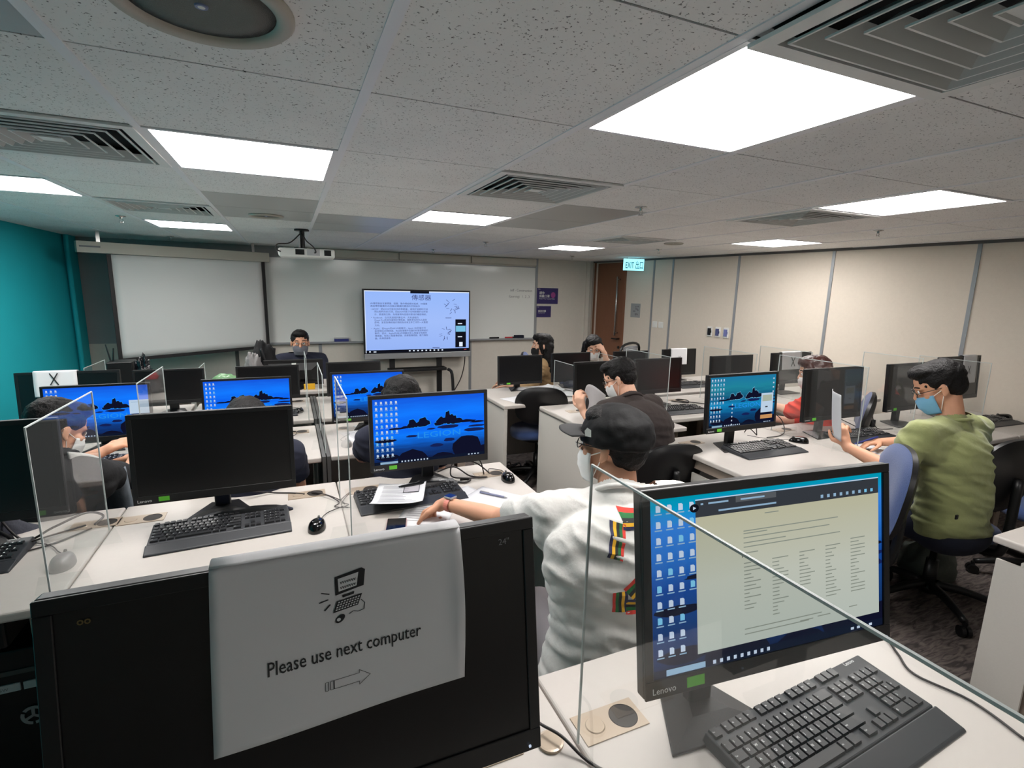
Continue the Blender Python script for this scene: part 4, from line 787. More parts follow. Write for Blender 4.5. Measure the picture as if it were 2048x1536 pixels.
mouse(0.26, 2.93, 0.0, 'mouse under the acrylic, left of the writing hand', [(0.24,3.05,.745),(0.3,3.15,.745)], 0.95, mat('mouse_grey', (116, 116, 116), 0.4))
mouse(0.03, 3.85, -0.5, 'black mouse at the fourth row beside the short keyboard', [(0.02,3.98,.745),(-0.05,4.05,.745),(-0.1,4.1,.745)], 0.9)
mouse(4.97, 1.99, 0.9, 'black mouse against the right edge of the picture', [(4.9,2.1,.745),(4.85,2.15,.745)], 1.1)

# ------------------------------------------------------------------ loose cables on desks
def cable(lab, pts, r=0.0028, name='cable', group='loose black cables'):
    m = MB(); b = V(pts[0]); m.tube([V(p)-b for p in pts], r, M['cable'], 8, 6); o = m.build(name, loc=b, smooth=True); tag(o, lab, 'cable', group); return o
c_ = DZ+0.005
cable('dark cable looping beside the shiny mouse behind the blue monitor', [(0.62,2.30,c_+.01),(0.70,2.29,c_+.03),(0.76,2.22,c_),(0.83,2.18,c_),(0.72,2.17,c_+.012),(0.66,2.21,c_+.02),(0.71,2.29,c_+.07),(0.80,2.25,c_+.05),(0.86,2.22,c_)], 0.0035)
cable('thick dark cable arching into the grommet near the shiny mouse', [(0.68,2.26,c_+.10),(0.75,2.26,c_+.10),(0.81,2.23,c_+.07),(0.83,2.22,c_)], 0.003)
cable('dark cable curling low beside the keyboard under papers', [(0.58,2.27,c_),(0.64,2.22,c_),(0.70,2.15,c_),(0.74,2.16,c_+.006),(0.70,2.19,c_)], 0.005)
cable('dark cable running left from the switched-off wide monitor to its grommet', [(-0.20,2.30,c_+.03),(-0.10,2.32,c_),(-0.03,2.29,c_),(0.02,2.26,c_)], 0.003)
cable('dark cable near the seam crossing toward the papers', [(0.05,2.26,c_),(0.10,2.20,c_+.01),(0.15,2.12,c_),(0.13,2.08,c_),(0.18,2.05,c_)], 0.0022)
cable('bundle cable arching over the left grommet behind the acrylic', [(-0.98,2.26,c_+.06),(-0.88,2.16,c_),(-0.80,2.17,c_+.03),(-0.72,2.22,c_+.05),(-0.68,2.25,c_+.02),(-0.70,2.22,c_)], 0.0042)
cable('second dark cable lying left of the greyed mouse', [(-1.0,2.20,c_),(-0.90,2.12,c_),(-0.80,2.12,c_+.02),(-0.72,2.20,c_+.01)], 0.003)
cable('third thin cable under the left acrylic', [(-0.96,2.05,c_),(-0.86,2.06,c_),(-0.78,2.10,c_),(-0.70,2.19,c_)], 0.003)
cable('red-brown cable loop right of the teal-blue wallpaper monitor', [(2.72,2.28,c_),(2.80,2.36,c_+.10),(2.90,2.38,c_+.13),(2.98,2.33,c_+.08),(2.96,2.27,c_+.01),(2.85,2.22,c_),(2.74,2.22,c_)], 0.0032)
cable('black cable standing behind the teal-blue wallpaper monitor', [(2.70,2.36,c_),(2.69,2.32,c_+.04),(2.72,2.28,c_)], 0.0032)
cable('black cable beside the keyboard under the raised papers', [(3.40,2.30,c_+.04),(3.46,2.32,c_+.07),(3.54,2.26,c_+.03),(3.58,2.20,c_)], 0.003)
cable('black cable curving left of the monitor beyond the man in green', [(3.74,2.2,c_+.10),(3.68,2.16,c_+.06),(3.68,2.12,c_),(3.78,2.08,c_)], 0.003)
cable('black cable on the third row grommet at left', [(-0.20,3.36,c_),(-0.12,3.30,c_),(-0.05,3.33,c_),(0.0,3.31,c_)], 0.004)
cable('black cable on the fourth row grommet at left', [(-0.18,4.22,c_),(-0.08,4.26,c_),(-0.02,4.22,c_),(0.05,4.23,c_)], 0.004)
cable('black cables piled behind the dark keyboard of the third row at right', [(2.9,3.3,c_),(2.98,3.2,c_),(3.05,3.28,c_),(3.0,3.34,c_),(2.93,3.25,c_+.01),(3.1,3.12,c_)], 0.004)
cable('long black cable running along the near right desk edge to the floor', [(1.12,0.93,DZ+.30-.29),(1.25,0.90,c_),(1.36,0.80,c_),(1.405,0.72,c_),(1.37,0.66,c_),(1.33,0.60,c_),(1.36,0.50,c_),(1.34,0.40,c_)], 0.0028)
cable('black cable at the bottom edge beside the small round disc', [(0.42,0.86,c_),(0.425,0.80,c_+.015),(0.45,0.75,c_+.02),(0.48,0.70,c_),(0.52,0.64,c_)], 0.003)
m = MB(); m.lathe([(0.0,0),(0.026,0),(0.026,0.006),(0.022,0.007),(0.0,0.007)], M['grom'], 28); o = m.build('round_lid', loc=(0.435, 0.765, DZ+0.0003)); tag(o, 'round beige cable cap lying by the corner of the nearest dark monitor', 'lid')

# ------------------------------------------------------------------ television on its stand
t = empty('television', (1.62, 6.93, 0.70), 0, 'wide television showing a pale blue slide with Chinese text', 'television')
hw = 0.735; z0 = 0.055; z1 = 0.885
m = MB(); m.box(-hw, hw, 0.0, 0.05, 0.0, z1+0.02, M['black']); m.build('housing', t, bev=0.006)
m = MB(); m.box(-hw, hw, -0.022, 0.0, -0.02, 0.055, M['silver']); m.build('speaker_bar', t, bev=0.005)
m = MB(); P = lambda u, v, d=0.0: (-hw+0.02+(2*hw-0.04)*u, -0.003-d, z0+0.01+(z1-z0-0.01)*v)
m.quad(P(0,0), P(1,0), P(1,1), P(0,1), M['tv'], uv=True)
def tp(a, b, c, d, mt, k=0.002): m.add([P(a,c,k), P(b,c,k), P(b,d,k), P(a,d,k)], [(0,1,2,3)], mt)
tp(0,1,0,.045, M['tvdk']); tp(.42,.60,.965,1, M['tvdk']); tp(.86,.97,.06,.54, M['tvdk']); tp(.865,.965,.33,.43, M['sky'] if False else M['icon2'], .003); tp(.90,.935,.075,.15, M['tvw'], .003); tp(.885,.93,.46,.475, M['tvw'], .003); tp(.885,.93,.235,.25, M['tvw'], .003)
tp(0,.006,.0,1, M['tvw'], .003); tp(0,1,.985,1, M['tvw'], .0015)
for k in range(9): tp(.40+k*.04,.415+k*.04,.012,.032, M['tvw'], .003)
tp(.03,.045,.012,.03, M['tvw'], .003); tp(.07,.095,.01,.025, M['tvw'], .003); tp(.95,.975,.012,.03, M['redc'], .003)
U = (1,0,0); W_ = (0,0,1); wd = 2*hw-0.04
m.text('傳感器', P(.43,.862,.003), U, W_, 0.08, M['tvtx'], 0.0, width=0.27)
L_ = [(.05,.785,'VR傳感器由支援慣量、磁量、動作模組模式組成，VR還需',.53), (.05,.745,'透過傳感器識別VR互動式關鍵的體感的手勢操作',.46), (.055,.695,'• 6DOF：把6DOF可能支持的移動量，運用於遊戲和沉浸',.53), (.085,.655,'而比較特別的沉浸。四6DOF的影子控制裝備的位移提',.50), (.085,.61,'示。更進階互動，為視覺帶內容提供更佳的觸感傳統。',.49),
 (.055,.56,'•  Facebook：在先見過程的數位中，先有過程的',.44), (.085,.52,'Quest Pro新增加幾個全傳感器，需數更加到別人廠商',.49), (.085,.48,'即時，甚至對傳統路的頭對為未來五年工作的一大重要',.50), (.085,.435,'方向。',.05), (.055,.385,'•  Apple：從Apple的AR/VR眼鏡中，Apple VR至當中可',.51), (.085,.345,'能用個別AR傳感器，有這款單獨手段量的和管理等級的',.50), (.085,.305,'動作。因此，Apple在AR/VR頭顯中放入相當全核額的',.49), (.085,.265,'傳感器，包括心電量傳感器，皮膚電傳感器，壓力傳感',.50), (.085,.225,'器，熱傳感器等。',.15)]
for u, v, s_, w_ in L_: m.text(s_, P(u, v, .003), U, W_, 0.028, M['tvtx'], 0.0, width=w_*wd)
rnd = random.Random(2)
def sk2(cx, cy, n, r_):
    for k in range(n):
        a = rnd.uniform(0, 2*PI); p = V((cx+math.cos(a)*r_*rnd.uniform(.2,1)*.6, cy+math.sin(a)*r_*rnd.uniform(.3,1)*1.3)); b = a+rnd.uniform(-1,1); q = p+V((math.cos(b)*.03, math.sin(b)*.05)); n_ = V((-(q-p).y, (q-p).x)).normalized()*0.0025
        m.add([P(*(z_), .003) for z_ in (p-n_, q-n_, q+n_, p+n_)], [(0,1,2,3)], M['tvtx'])
sk2(.83,.78,18,.10); sk2(.76,.30,14,.09); tp(.63,.70,.06,.07, M['tvtx'], .003); tp(.76,.82,.56,.568, M['tvtx'], .003)
m.build('screen', t)
t = empty('television_stand', (1.62, 6.93, 0), 0, 'black wheeled steel stand under the television', 'television stand')
for sx in (-0.36, 0.30): m = MB(); m.box(sx-0.035, sx+0.035, 0.055, 0.085, 0.12, 1.2, M['frame']); m.build('upright', t)
m = MB(); m.box(-0.42, 0.38, -0.05, 0.12, 0.50, 0.54, M['frame']); m.build('shelf', t, bev=0.006)
m = MB(); m.tube([(0.38,-0.1,0.52), (0.42,-0.16,0.46), (0.43,-0.20,0.08)], 0.022, M['frame'], 8, 4); m.tube([(-0.42,-0.1,0.52), (-0.46,-0.16,0.46), (-0.47,-0.20,0.08)], 0.022, M['frame'], 8, 4); m.build('brace', t)
m = MB(); m.box(-0.50, -0.45, -0.4, 0.14, 0.06, 0.12, M['frame']); m.box(0.41, 0.46, -0.4, 0.14, 0.06, 0.12, M['frame']); m.box(-0.45, 0.41, 0.04, 0.10, 0.07, 0.12, M['frame']); m.build('base_frame', t)
for sx in (-0.475, 0.435):
    for sy in (-0.37, 0.11): m = MB(); m.cyl((sx-0.012, sy, 0.03), (sx+0.012, sy, 0.03), 0.03, 0.03, M['black'], 16); m.build('caster', t)
cable('black power cable hanging from the right side of the television', [(2.31,7.02,0.70),(2.30,7.02,0.55),(2.24,7.0,0.35),(2.12,6.98,0.15),(2.05,6.95,0.02)], 0.008)

# ------------------------------------------------------------------ office chairs
def chair(x, y, rz, lab, back_z=(0.60, 0.95), seat=0.47, bw=0.215):
    """faces +y when rz = 0"""
    t = empty('office_chair', (x, y, 0), rz, lab, 'office chair', 'blue and black swivel chairs')
    m = MB()
    def SP(u, v):
        a = 2*PI*u; c = math.cos(a); s_ = math.sin(a); q = (abs(c)**2.6+abs(s_)**2.6)**(-1/2.6)
        r = (1, 1, 0.93, 0.0)[v] if isinstance(v, int) else 1
        return c*q, s_*q
    n = 36; rings = [(0.90, -0.035), (1.0, -0.02), (1.0, 0.012), (0.95, 0.03), (0.8, 0.04), (0.4, 0.036), (0.0001, 0.034)]
    vs = []; fs = []
    for r, z in rings:
        for k in range(n):
            c, s_ = SP(k/n, 1.0); vs.append((c*0.235*r, s_*0.225*r, seat+z+0.008*math.cos(PI*c*r)))
    for i in range(len(rings)-1):
        for k in range(n): fs.append((i*n+k, i*n+(k+1)%n, (i+1)*n+(k+1)%n, (i+1)*n+k))
    fs.append(tuple(range(n-1,-1,-1))); m.add(vs, fs, M['blue']); m.build('seat', t, smooth=True)
    m = MB(); m.lathe([(0.17,-0.06),(0.19,-0.035)], M['black'], 24, c=(0,0,seat)); m.build('seat_pan', t)
    zc = (back_z[0]+back_z[1])/2; hh = (back_z[1]-back_z[0])/2
    def BP(yo, r, th):
        def f(u, v):
            a = 2*PI*u; c, s_ = SP(u, 1.0); q = r*v
            return (c*bw*q, -0.235 - 0.02*(1-(c*q)**2) + yo - th*(1-v**6) + 0.06*((s_*q+1)*0.0) - 0.03*(s_*q), zc + s_*hh*q)
        return f
    m = MB(); m.grid(BP(0.021, 1.0, -0.030), 36, 8, M['blue']); m.build('backrest', t, smooth=True)
    m = MB(); m.grid(BP(0.0, 1.0, 0.025), 36, 8, M['black']); m.grid(BP(0.02, 1.0, -0.001), 36, 2, M['black']); 
    m.grid(lambda u, v: tuple(V(BP(0.0, 1.0, 0.0)(u, 1.0)) + V((0, 0.02*v, 0))), 36, 1, M['black']); m.build('back_shell', t, smooth=True)
    m = MB(); m.tube([(0,-0.03,seat-0.055), (0,-0.22,seat-0.05), (0,-0.285,seat+0.02), (0,-0.29,zc)], 0.02, M['black'], 10, 5); m.build('back_support', t, smooth=True)
    m = MB(); m.cyl((0,0,0.08), (0,0,0.25), 0.032, 0.028, M['black'], 16); m.cyl((0,0,0.25), (0,0,seat-0.05), 0.016, 0.016, M['black'], 14); m.cyl((0,0,0.07), (0,0,0.12), 0.05, 0.04, M['black'], 18); m.build('column', t, smooth=True)
    for k in range(5):
        a = 2*PI*k/5+0.5; d = V((math.cos(a), math.sin(a), 0))
        m = MB(); m.tube([d*0.03+V((0,0,.11)), d*0.15+V((0,0,.105)), d*0.29+V((0,0,.075))], lambda q: 0.026-0.010*q, M['black'], 8, 4); m.build('base_arm', t, smooth=True)
        m = MB(); e = V((-d.y, d.x, 0)); p = d*0.295+V((0,0,.028)); m.cyl(p-e*0.022, p-e*0.004, 0.027, 0.027, M['black'], 16); m.cyl(p+e*0.004, p+e*0.022, 0.027, 0.027, M['black'], 16); m.cyl(p+V((0,0,.0)), p+V((0,0,.045)), 0.008, 0.012, M['black'], 8); m.build('caster', t)
    return t
chair(3.12, 1.42, -0.12, 'blue swivel chair on which the man in green sits', (0.62, 1.0), 0.46)
chair(2.30, 1.49, 0.80, 'empty blue swivel chair turned sideways right behind the document monitor', (0.56, 0.98), 0.45)
chair(0.93, 1.27, -0.12, 'swivel chair under the man in the white T-shirt', (0.50, 0.80), 0.44)
chair(1.90, 3.79, -0.35, 'empty blue swivel chair with rounded black back tucked at the far middle desk', (0.56, 0.88), 0.45)
chair(1.98, 2.42, -0.1, 'blue swivel chair of the man in brown', (0.50, 0.80), 0.45)
chair(3.55, 2.42, 0.6, 'black-backed swivel chair of the woman in red', (0.6, 0.98), 0.45, 0.2)
chair(3.95, 1.30, -0.6, 'blue swivel chair at the right edge behind the green shirt', (0.5, 0.79), 0.45)
chair(-0.95, 2.42, -0.5, 'dark swivel chair of the woman with the grey bag at left', (0.50, 0.82), 0.45)
chair(2.50, 4.78, PI+0.9, 'dark high-backed chair next to the far woman with long hair', (0.62, 0.98), 0.45, 0.15)
chair(0.10, 5.50, PI, 'black chair of the teacher', (0.5, 0.8), 0.45)
chair(2.95, 4.72, PI, 'chair of the far woman resting her hand', (0.5, 0.8), 0.45)
chair(-0.20, 2.38, 0.0, 'swivel chair hidden behind the switched-off wide monitor', (0.5, 0.78), 0.45)
chair(0.50, 2.40, 0.0, 'swivel chair of the person with bobbed hair behind the blue monitor', (0.5, 0.78), 0.45)

# ------------------------------------------------------------------ computer tower under the second row
t = empty('computer_tower', (-0.80, 1.86, 0.0), 0.0, 'black computer tower with white labels under the left desk', 'computer')
m = MB(); m.box(-0.20, 0.06, 0.0, 0.36, 0.02, 0.52, M['black']); m.build('case', t, bev=0.006)
m = MB(); m.box(-0.17, 0.02, -0.004, 0, 0.44, 0.455, M['dkgrey']); m.build('front_vent', t)
m = MB(); m.box(-0.11, -0.02, -0.005, 0, 0.385, 0.41, M['paper']); m.text('TYZ-5W', (-0.10, -0.006, 0.392), (1,0,0), (0,0,1), 0.014, M['inkl']); m.box(-0.012, 0.05, -0.005, 0, 0.385, 0.41, M['paper']); m.build('asset_label', t)
m = MB(); n = 30
for k in range(3):
    a0 = 2*PI*k/3+0.5+0.12; a1 = a0+2*PI/3-0.24; pts = [(0.032*math.cos(a0+(a1-a0)*q/10), 0.032*math.sin(a0+(a1-a0)*q/10)) for q in range(11)] + [(0.022*math.cos(a1-(a1-a0)*q/10), 0.022*math.sin(a1-(a1-a0)*q/10)) for q in range(11)]
    for q in range(10): m.add([(pts[q][0]-0.0, -0.006, pts[q][1]+0.29), (pts[q+1][0], -0.006, pts[q+1][1]+0.29), (pts[20-q][0], -0.006, pts[20-q][1]+0.29), (pts[21-q][0], -0.006, pts[21-q][1]+0.29)], [(0,1,2,3)], M['silver'])
    a = 2*PI*k/3+0.5+PI/3; m.add([(0.004*math.cos(a+1.57), -0.006, 0.29+0.004*math.sin(a+1.57)), (0.024*math.cos(a+0.2), -0.006, 0.29+0.024*math.sin(a+0.2)), (0.024*math.cos(a-0.2), -0.006, 0.29+0.024*math.sin(a-0.2)), (0.004*math.cos(a-1.57), -0.006, 0.29+0.004*math.sin(a-1.57))], [(0,1,2,3)], M['silver'])
m.build('round_emblem', t)
t = empty('under_desk_drive', (-0.86, 1.74, 0.60), 0, 'black box with a silver slot slung under the left desk edge', 'computer box')
m = MB(); m.box(-0.15, 0.08, 0.0, 0.3, 0.0, 0.085, M['black']); m.build('case', t, bev=0.008)
m = MB(); m.box(-0.13, 0.055, -0.003, 0, 0.055, 0.062, M['silver']); m.build('slot', t)
m = MB(); m.box(-0.15, -0.14, 0.05, 0.25, 0.085, 0.109, M['frame']); m.box(0.06, 0.07, 0.05, 0.25, 0.085, 0.109, M['frame']); m.build('mounting_bracket', t)
# pc silver thing under third row
t = empty('computer_tower', (-0.10, 2.95, 0.0), 0.0, 'dark computer tower with a silver front edge under the third row desk', 'computer')
m = MB(); m.box(-0.1, 0.1, 0.0, 0.38, 0.02, 0.50, M['black']); m.build('case', t, bev=0.006)
m = MB(); m.box(-0.08, 0.08, -0.006, 0, 0.42, 0.45, M['silver']); m.build('front_trim', t)

# ------------------------------------------------------------------ papers, pens, phones, bags
def paper(x, y, rz, w_, h_, lab, cat='paper', z=DZ+0.001, curl=0.0, lines=0, group=None, tilt=None, name='paper_sheet', fig=False, curlv=0.0):
    t = empty(name, (x, y, z), rz, lab, cat, group)
    X = Matrix.Rotation(tilt[0], 4, 'X') @ Matrix.Rotation(tilt[1], 4, 'Y') if tilt else Matrix.Identity(4)
    def P(u, v, d=0.0): return X @ V(((u-0.5)*w_, (v-0.5)*h_, d + curl*(4*(u-0.5)**2)**1.5*0.5*(1 if u > 0.5 else 0.3) + curlv*max(0, 0.45-v)**2*4 + 0.0008))
    m = MB(); m.grid(lambda u, v: P(u, v), 12, 12, M['paper'], 0.0012); m.build('sheet', t, smooth=True)
    if lines:
        m = MB(); rn = random.Random(int(x*100))
        for k in range(lines):
            v = 0.88-k*0.76/lines; a = 0.12; b = rn.uniform(0.5, 0.88)
            m.add([P(a, v, .0006), P(b, v, .0006), P(b, v+0.012, .0006), P(a, v+0.012, .0006)], [(0,1,2,3)], M['inkl'])
        if fig:
            m.add([P(.55,.60,.0008), P(.88,.60,.0008), P(.88,.90,.0008), P(.55,.90,.0008)], [(0,1,2,3)], mat('figure_grey', (172, 168, 172), 0.8)); m.add([P(.55,.60,.001), P(.88,.60,.001), P(.88,.63,.001), P(.55,.63,.001)], [(0,1,2,3)], M['ink']); m.add([P(.55,.63,.001), P(.58,.63,.001), P(.58,.90,.001), P(.55,.90,.001)], [(0,1,2,3)], M['ink']); m.add([P(.85,.63,.001), P(.88,.63,.001), P(.88,.90,.001), P(.85,.90,.001)], [(0,1,2,3)], M['ink'])
        m.build('printed_text', t)
    return t
paper(0.385, 2.035, -0.30, 0.205, 0.27, 'stack of open printed handouts lying across the keyboard', z=DZ+0.031, curl=0.02, lines=14, fig=True, curlv=0.03, name='handout')
paper(0.47, 1.90, -0.5, 0.20, 0.27, 'printed sheet under the watch wrist', lines=10)
paper(0.66, 1.95, 0.35, 0.21, 0.28, 'printed sheet peeking out under the blank sheet with the pen', lines=12)
paper(0.77, 1.895, 0.65, 0.22, 0.29, 'blank-looking white sheet with the pen on it', z=DZ+0.004)
t = empty('pen', (0.775, 1.955, DZ+0.011), -0.85, 'silver-blue ballpoint pen resting on the white sheet', 'pen')
m = MB(); m.cyl((-0.065,0,0), (0.055,0,0), 0.0048, 0.0048, mat('pen_grey', (120, 124, 150), 0.35), 12); m.cyl((0.055,0,0), (0.07,0,0), 0.0045, 0.001, M['silver'], 12); m.build('barrel', t); m = MB(); m.box(-0.062, -0.02, -0.0015, 0.0015, 0.0045, 0.0075, M['silver']); m.build('clip', t)
t = empty('mobile_phone', (0.325, 1.80, DZ+0.001), -0.25, 'black mobile phone on the desk beside the handouts', 'mobile phone')
m = MB(); m.box(-0.038, 0.038, -0.075, 0.075, 0, 0.009, mat('phone_case_pink', (190, 160, 160), 0.4)); m.build('case', t, bev=0.004); m = MB(); m.box(-0.035, 0.035, -0.072, 0.072, 0.0092, 0.0098, M['gloss']); m.build('screen', t)
t = empty('grey_card', (0.47, 1.76, DZ+0.001), 0.15, 'small grey card on the desk below the watch strap', 'card'); m = MB(); m.box(-0.055, 0.055, -0.035, 0.035, 0, 0.004, M['greyst']); m.build('card_face', t)
paper(0.38, 3.10, 0.25, 0.21, 0.27, 'worksheet beneath the writing hand of the person with bobbed hair', lines=12)
paper(0.50, 3.34, 0.3, 0.30, 0.10, 'strip of papers lying behind the blue monitor at the third row', lines=0)
paper(3.12, 1.83, -0.5, 0.20, 0.28, 'white handout lying on the desk before the man in green', lines=10)
paper(1.70, 3.74, 0.3, 0.20, 0.26, 'white sheets by the small box on the far middle desk', lines=0)
t = empty('small_box', (1.75, 3.68, DZ+0.003), 0.2, 'small white and lilac box with a black pen leaning on it', 'box'); m = MB(); m.box(-0.045, 0.045, -0.03, 0.03, 0, 0.035, mat('lilac_box', (200, 202, 226), 0.5)); m.build('carton', t, bev=0.002)
t = empty('pen', (1.74, 3.72, DZ+0.045), 0.7, 'black pen leaning on the small lilac box', 'pen'); m = MB(); m.cyl((-0.06,0,-0.006), (0.06,0,0.02), 0.005, 0.005, M['black'], 8); m.build('barrel', t)
for k, (x, y, rz, w_, h_, lb) in enumerate(((2.10, 3.86, 0.5, 0.28, 0.2, 'loose papers left of the far papers pile, next to the lone far monitor'), (2.30, 3.78, -0.3, 0.3, 0.2, 'crumpled papers in the middle of the far papers pile'), (2.42, 3.92, 0.2, 0.28, 0.2, 'papers at the back of the far pile under the dark pouch'), (2.10, 4.02, 0.1, 0.2, 0.28, 'pinkish sheet behind the lone far monitor'))):
    paper(x, y, rz, w_, h_, lb, z=DZ+0.002+0.006*k, curl=0.03, group='loose papers on the far right desks')
m = MB(); m.lathe([(0.0,0),(0.09,0),(0.10,0.02),(0.07,0.04),(0,0.045)], M['navy'], 20); o = m.build('dark_pouch', loc=(2.36, 4.0, DZ+0.035), smooth=True); tag(o, 'dark navy pouch on top of the far papers', 'pouch')
paper(2.62, 3.12, -0.1, 0.2, 0.1, 'thin pale sheet near the keyboard behind the man in brown')
# tote bag
t = empty('tote_bag', (2.80, 2.66, 0.36), 0.1, 'olive green tote bag with a white print standing beside the third row desk', 'bag')
def bagP(u, v):
    a = 2*PI*u; w_ = 0.15*(1-0.12*v)+0.01*math.sin(6*a+5*v); d = 0.07*(1-0.3*v); c = math.cos(a); s_ = math.sin(a)
    return (abs(c)**0.6*math.copysign(1, c)*w_, abs(s_)**0.6*math.copysign(1, s_)*d, 0.46*v - 0.04*math.cos(3*a)*v**3)
m = MB(); m.grid(bagP, 40, 12, M['greenbag']); m.lathe([(0.0, 0.001), (0.10, 0.001)], M['greenbag'], 20); m.build('bag_body', t, smooth=True)
m = MB(); m.tube([(-0.10,-0.05,0.42),(-0.08,-0.055,0.50),(-0.02,-0.05,0.56),(0.05,-0.045,0.50),(0.08,-0.05,0.42)], 0.010, M['greenbag'], 6); m.build('handle', t, smooth=True)
m = MB(); m.text('a bag', (0.0, -0.074, 0.18), (1,0,0), (0,0.04,1), 0.07, M['white'], 0.01, center=True)
for k in range(3): m.tube([(-0.05+0.05*k, -0.073, 0.30), (-0.07+0.05*k, -0.073, 0.34), (-0.03+0.05*k, -0.073, 0.345), (-0.05+0.05*k, -0.073, 0.30)], 0.004, M['white'], 4, 3)
m.build('printed_motif', t)
m = MB(); m.lathe([(0.0,0),(0.035,0),(0.035,0.10),(0.02,0.12),(0,0.12)], mat('bottle_pale', (150, 190, 196), 0.3), 16); o = m.build('water_bottle', loc=(2.80, 2.68, 0.74), smooth=True); tag(o, 'pale blue bottle top sticking out of the olive tote bag', 'bottle')
t = empty('side_stool', (2.82, 2.67, 0.0), 0, 'dark stool on which the olive tote bag stands', 'stool'); m = MB(); m.box(-0.16, 0.16, -0.1, 0.1, 0.33, 0.358, M['black']); m.build('seat', t)
for sx in (-0.13, 0.13):
    for sy in (-0.07, 0.07): m = MB(); m.box(sx-0.012, sx+0.012, sy-0.012, sy+0.012, 0.0, 0.33, M['black']); m.build('leg', t)
# dark jacket heap beside the tote
def lump(name, loc, rx, ry, rz_, mt, lab, cat, amp=0.25, fr=9, seed=1, parent=None, flat=True):
    m = MB()
    def P(u, v):
        a = 2*PI*u; e = (v-0.5)*PI; d = V((math.cos(a)*math.cos(e), math.sin(a)*math.cos(e), math.sin(e)))
        k = 1 + amp*noise.noise(d*fr*0.3+V((seed*3.1, 0, 0))) + amp*0.5*noise.noise(d*fr*0.8+V((seed, 7, 0)))
        z = d.z*rz_*k; return (d.x*rx*k, d.y*ry*k, max(z, -rz_*0.62) if flat else z)
    m.grid(P, 40, 24, mt); o = m.build(name, loc=(loc[0], loc[1], loc[2]+(rz_*0.62 if flat else 0)), smooth=True, parent=parent)
    if lab: tag(o, lab, cat)
    return o
lump('jacket', (3.02, 2.63, 0.47), 0.12, 0.08, 0.26, M['navy'], 'dark jacket hung over the chair beside the olive tote', 'jacket')
# things near the teacher
t = empty('network_box', (-1.15, 4.75, DZ+0.001), 0.05, 'black cabinet box with two thin antennas near the teal corner', 'network box')
m = MB(); m.box(-0.13, 0.03, -0.08, 0.1, 0, 0.29, M['black']); m.build('case', t, bev=0.005)
for dx, dz, tl in ((-0.115, 0.13, -0.02), (-0.10, 0.10, 0.01)): m = MB(); m.cyl((dx, 0, 0.29), (dx+tl, 0, 0.29+dz), 0.006, 0.004, M['black'], 8); m.build('antenna', t)
lump('black_plastic_bag', (-1.06, 4.72, DZ+0.001), 0.06, 0.06, 0.19, mat('black_film', (18, 18, 22), 0.18, bump=0.8, bscale=30), 'shiny crumpled black plastic bag leaning on the antenna box', 'bag', 0.4, 14, 3)
lump('green_plastic_bag', (-0.53, 4.9, DZ+0.001), 0.11, 0.08, 0.085, M['gplas'], 'translucent green plastic bag on the desk left of the teacher', 'bag', 0.22, 6, 5)
lump('food_bag', (-0.31, 4.95, DZ+0.001), 0.075, 0.06, 0.18, mat('clear_bag', (128, 124, 124), 0.3, bump=0.8, bscale=26), 'clear plastic bag with something red inside next to the teacher screen', 'bag', 0.35, 12, 8)
o = lump('red_fruit', (-0.29, 4.885, DZ+0.12), 0.045, 0.03, 0.035, M['redc'], 'red item showing inside the clear bag beside the teacher screen', 'food', 0.3, 12, 9)
t = empty('black_backpack', (-0.23, 5.08, DZ+0.001), 0.5, 'black backpack leaning behind the clear bag at the teacher desk', 'backpack')
o2 = lump('pack_body', (0.0, 0, 0), 0.12, 0.07, 0.24, M['blk'], None, None, 0.25, 8, 4, parent=t); 
m = MB(); m.tube([(-0.05,-0.06,0.33), (-0.02,-0.08,0.2), (0.06,-0.08,0.08)], 0.014, M['black'], 6, 5); m.build('strap', t, smooth=True)
t = empty('yellow_note', (0.13, 4.70, DZ+0.001), 0, 'small yellow striped tag on the teacher desk', 'tag'); m = MB(); m.box(-0.045, 0.045, -0.005, 0.005, 0, 0.05, M['yellow']); m.build('card', t)
# easel-like chair with mesh back near the door
t = empty('folding_chair', (4.02, 5.12, 0.0), PI+0.45, 'black framed chair with pale grey mesh back by the far wall', 'chair')
m = MB(); m.grid(lambda u, v: (-0.19+0.38*u, -0.2-0.03*math.sin(PI*u), 0.70+0.26*v), 10, 6, mat('mesh_grey', (150, 152, 156), 0.8), 0.004); m.build('mesh_back', t, smooth=True)
m = MB(); m.tube([(-0.21,-0.2,0.45), (-0.23,-0.21,0.70), (-0.21,-0.2,0.97), (0.21,-0.2,0.97), (0.23,-0.21,0.70), (0.21,-0.2,0.45)], 0.016, M['black'], 8, 5); m.tube([(-0.21,-0.2,0.94), (0.0,-0.24,0.945), (0.21,-0.2,0.94)], 0.01, M['black'], 8, 5); m.build('back_frame', t, smooth=True)
m = MB(); m.box(-0.22, 0.22, -0.2, 0.22, 0.43, 0.47, M['black']); m.build('seat', t, bev=0.015)
for sx in (-0.2, 0.2):
    for sy in (-0.19, 0.2): m = MB(); m.cyl((sx, sy, 0), (sx, sy, 0.44), 0.012, 0.012, M['black'], 8); m.build('leg', t)
    m = MB(); m.tube([(sx*1.15, -0.2, 0.62), (sx*1.25, 0.0, 0.66), (sx*1.25, 0.16, 0.65)], 0.02, M['black'], 8, 4); m.tube([(sx*1.2, 0.12, 0.65), (sx*1.1, 0.15, 0.45)], 0.012, M['black'], 6, 2); m.build('armrest', t, smooth=True)
lump('grey_bag', (3.35, 1.55, 0.001), 0.17, 0.12, 0.16, mat('bag_grey_green', (92, 98, 92), 0.8, bump=0.3), 'grey cloth bag on the floor behind the chair base at right', 'bag', 0.2, 8, 11)
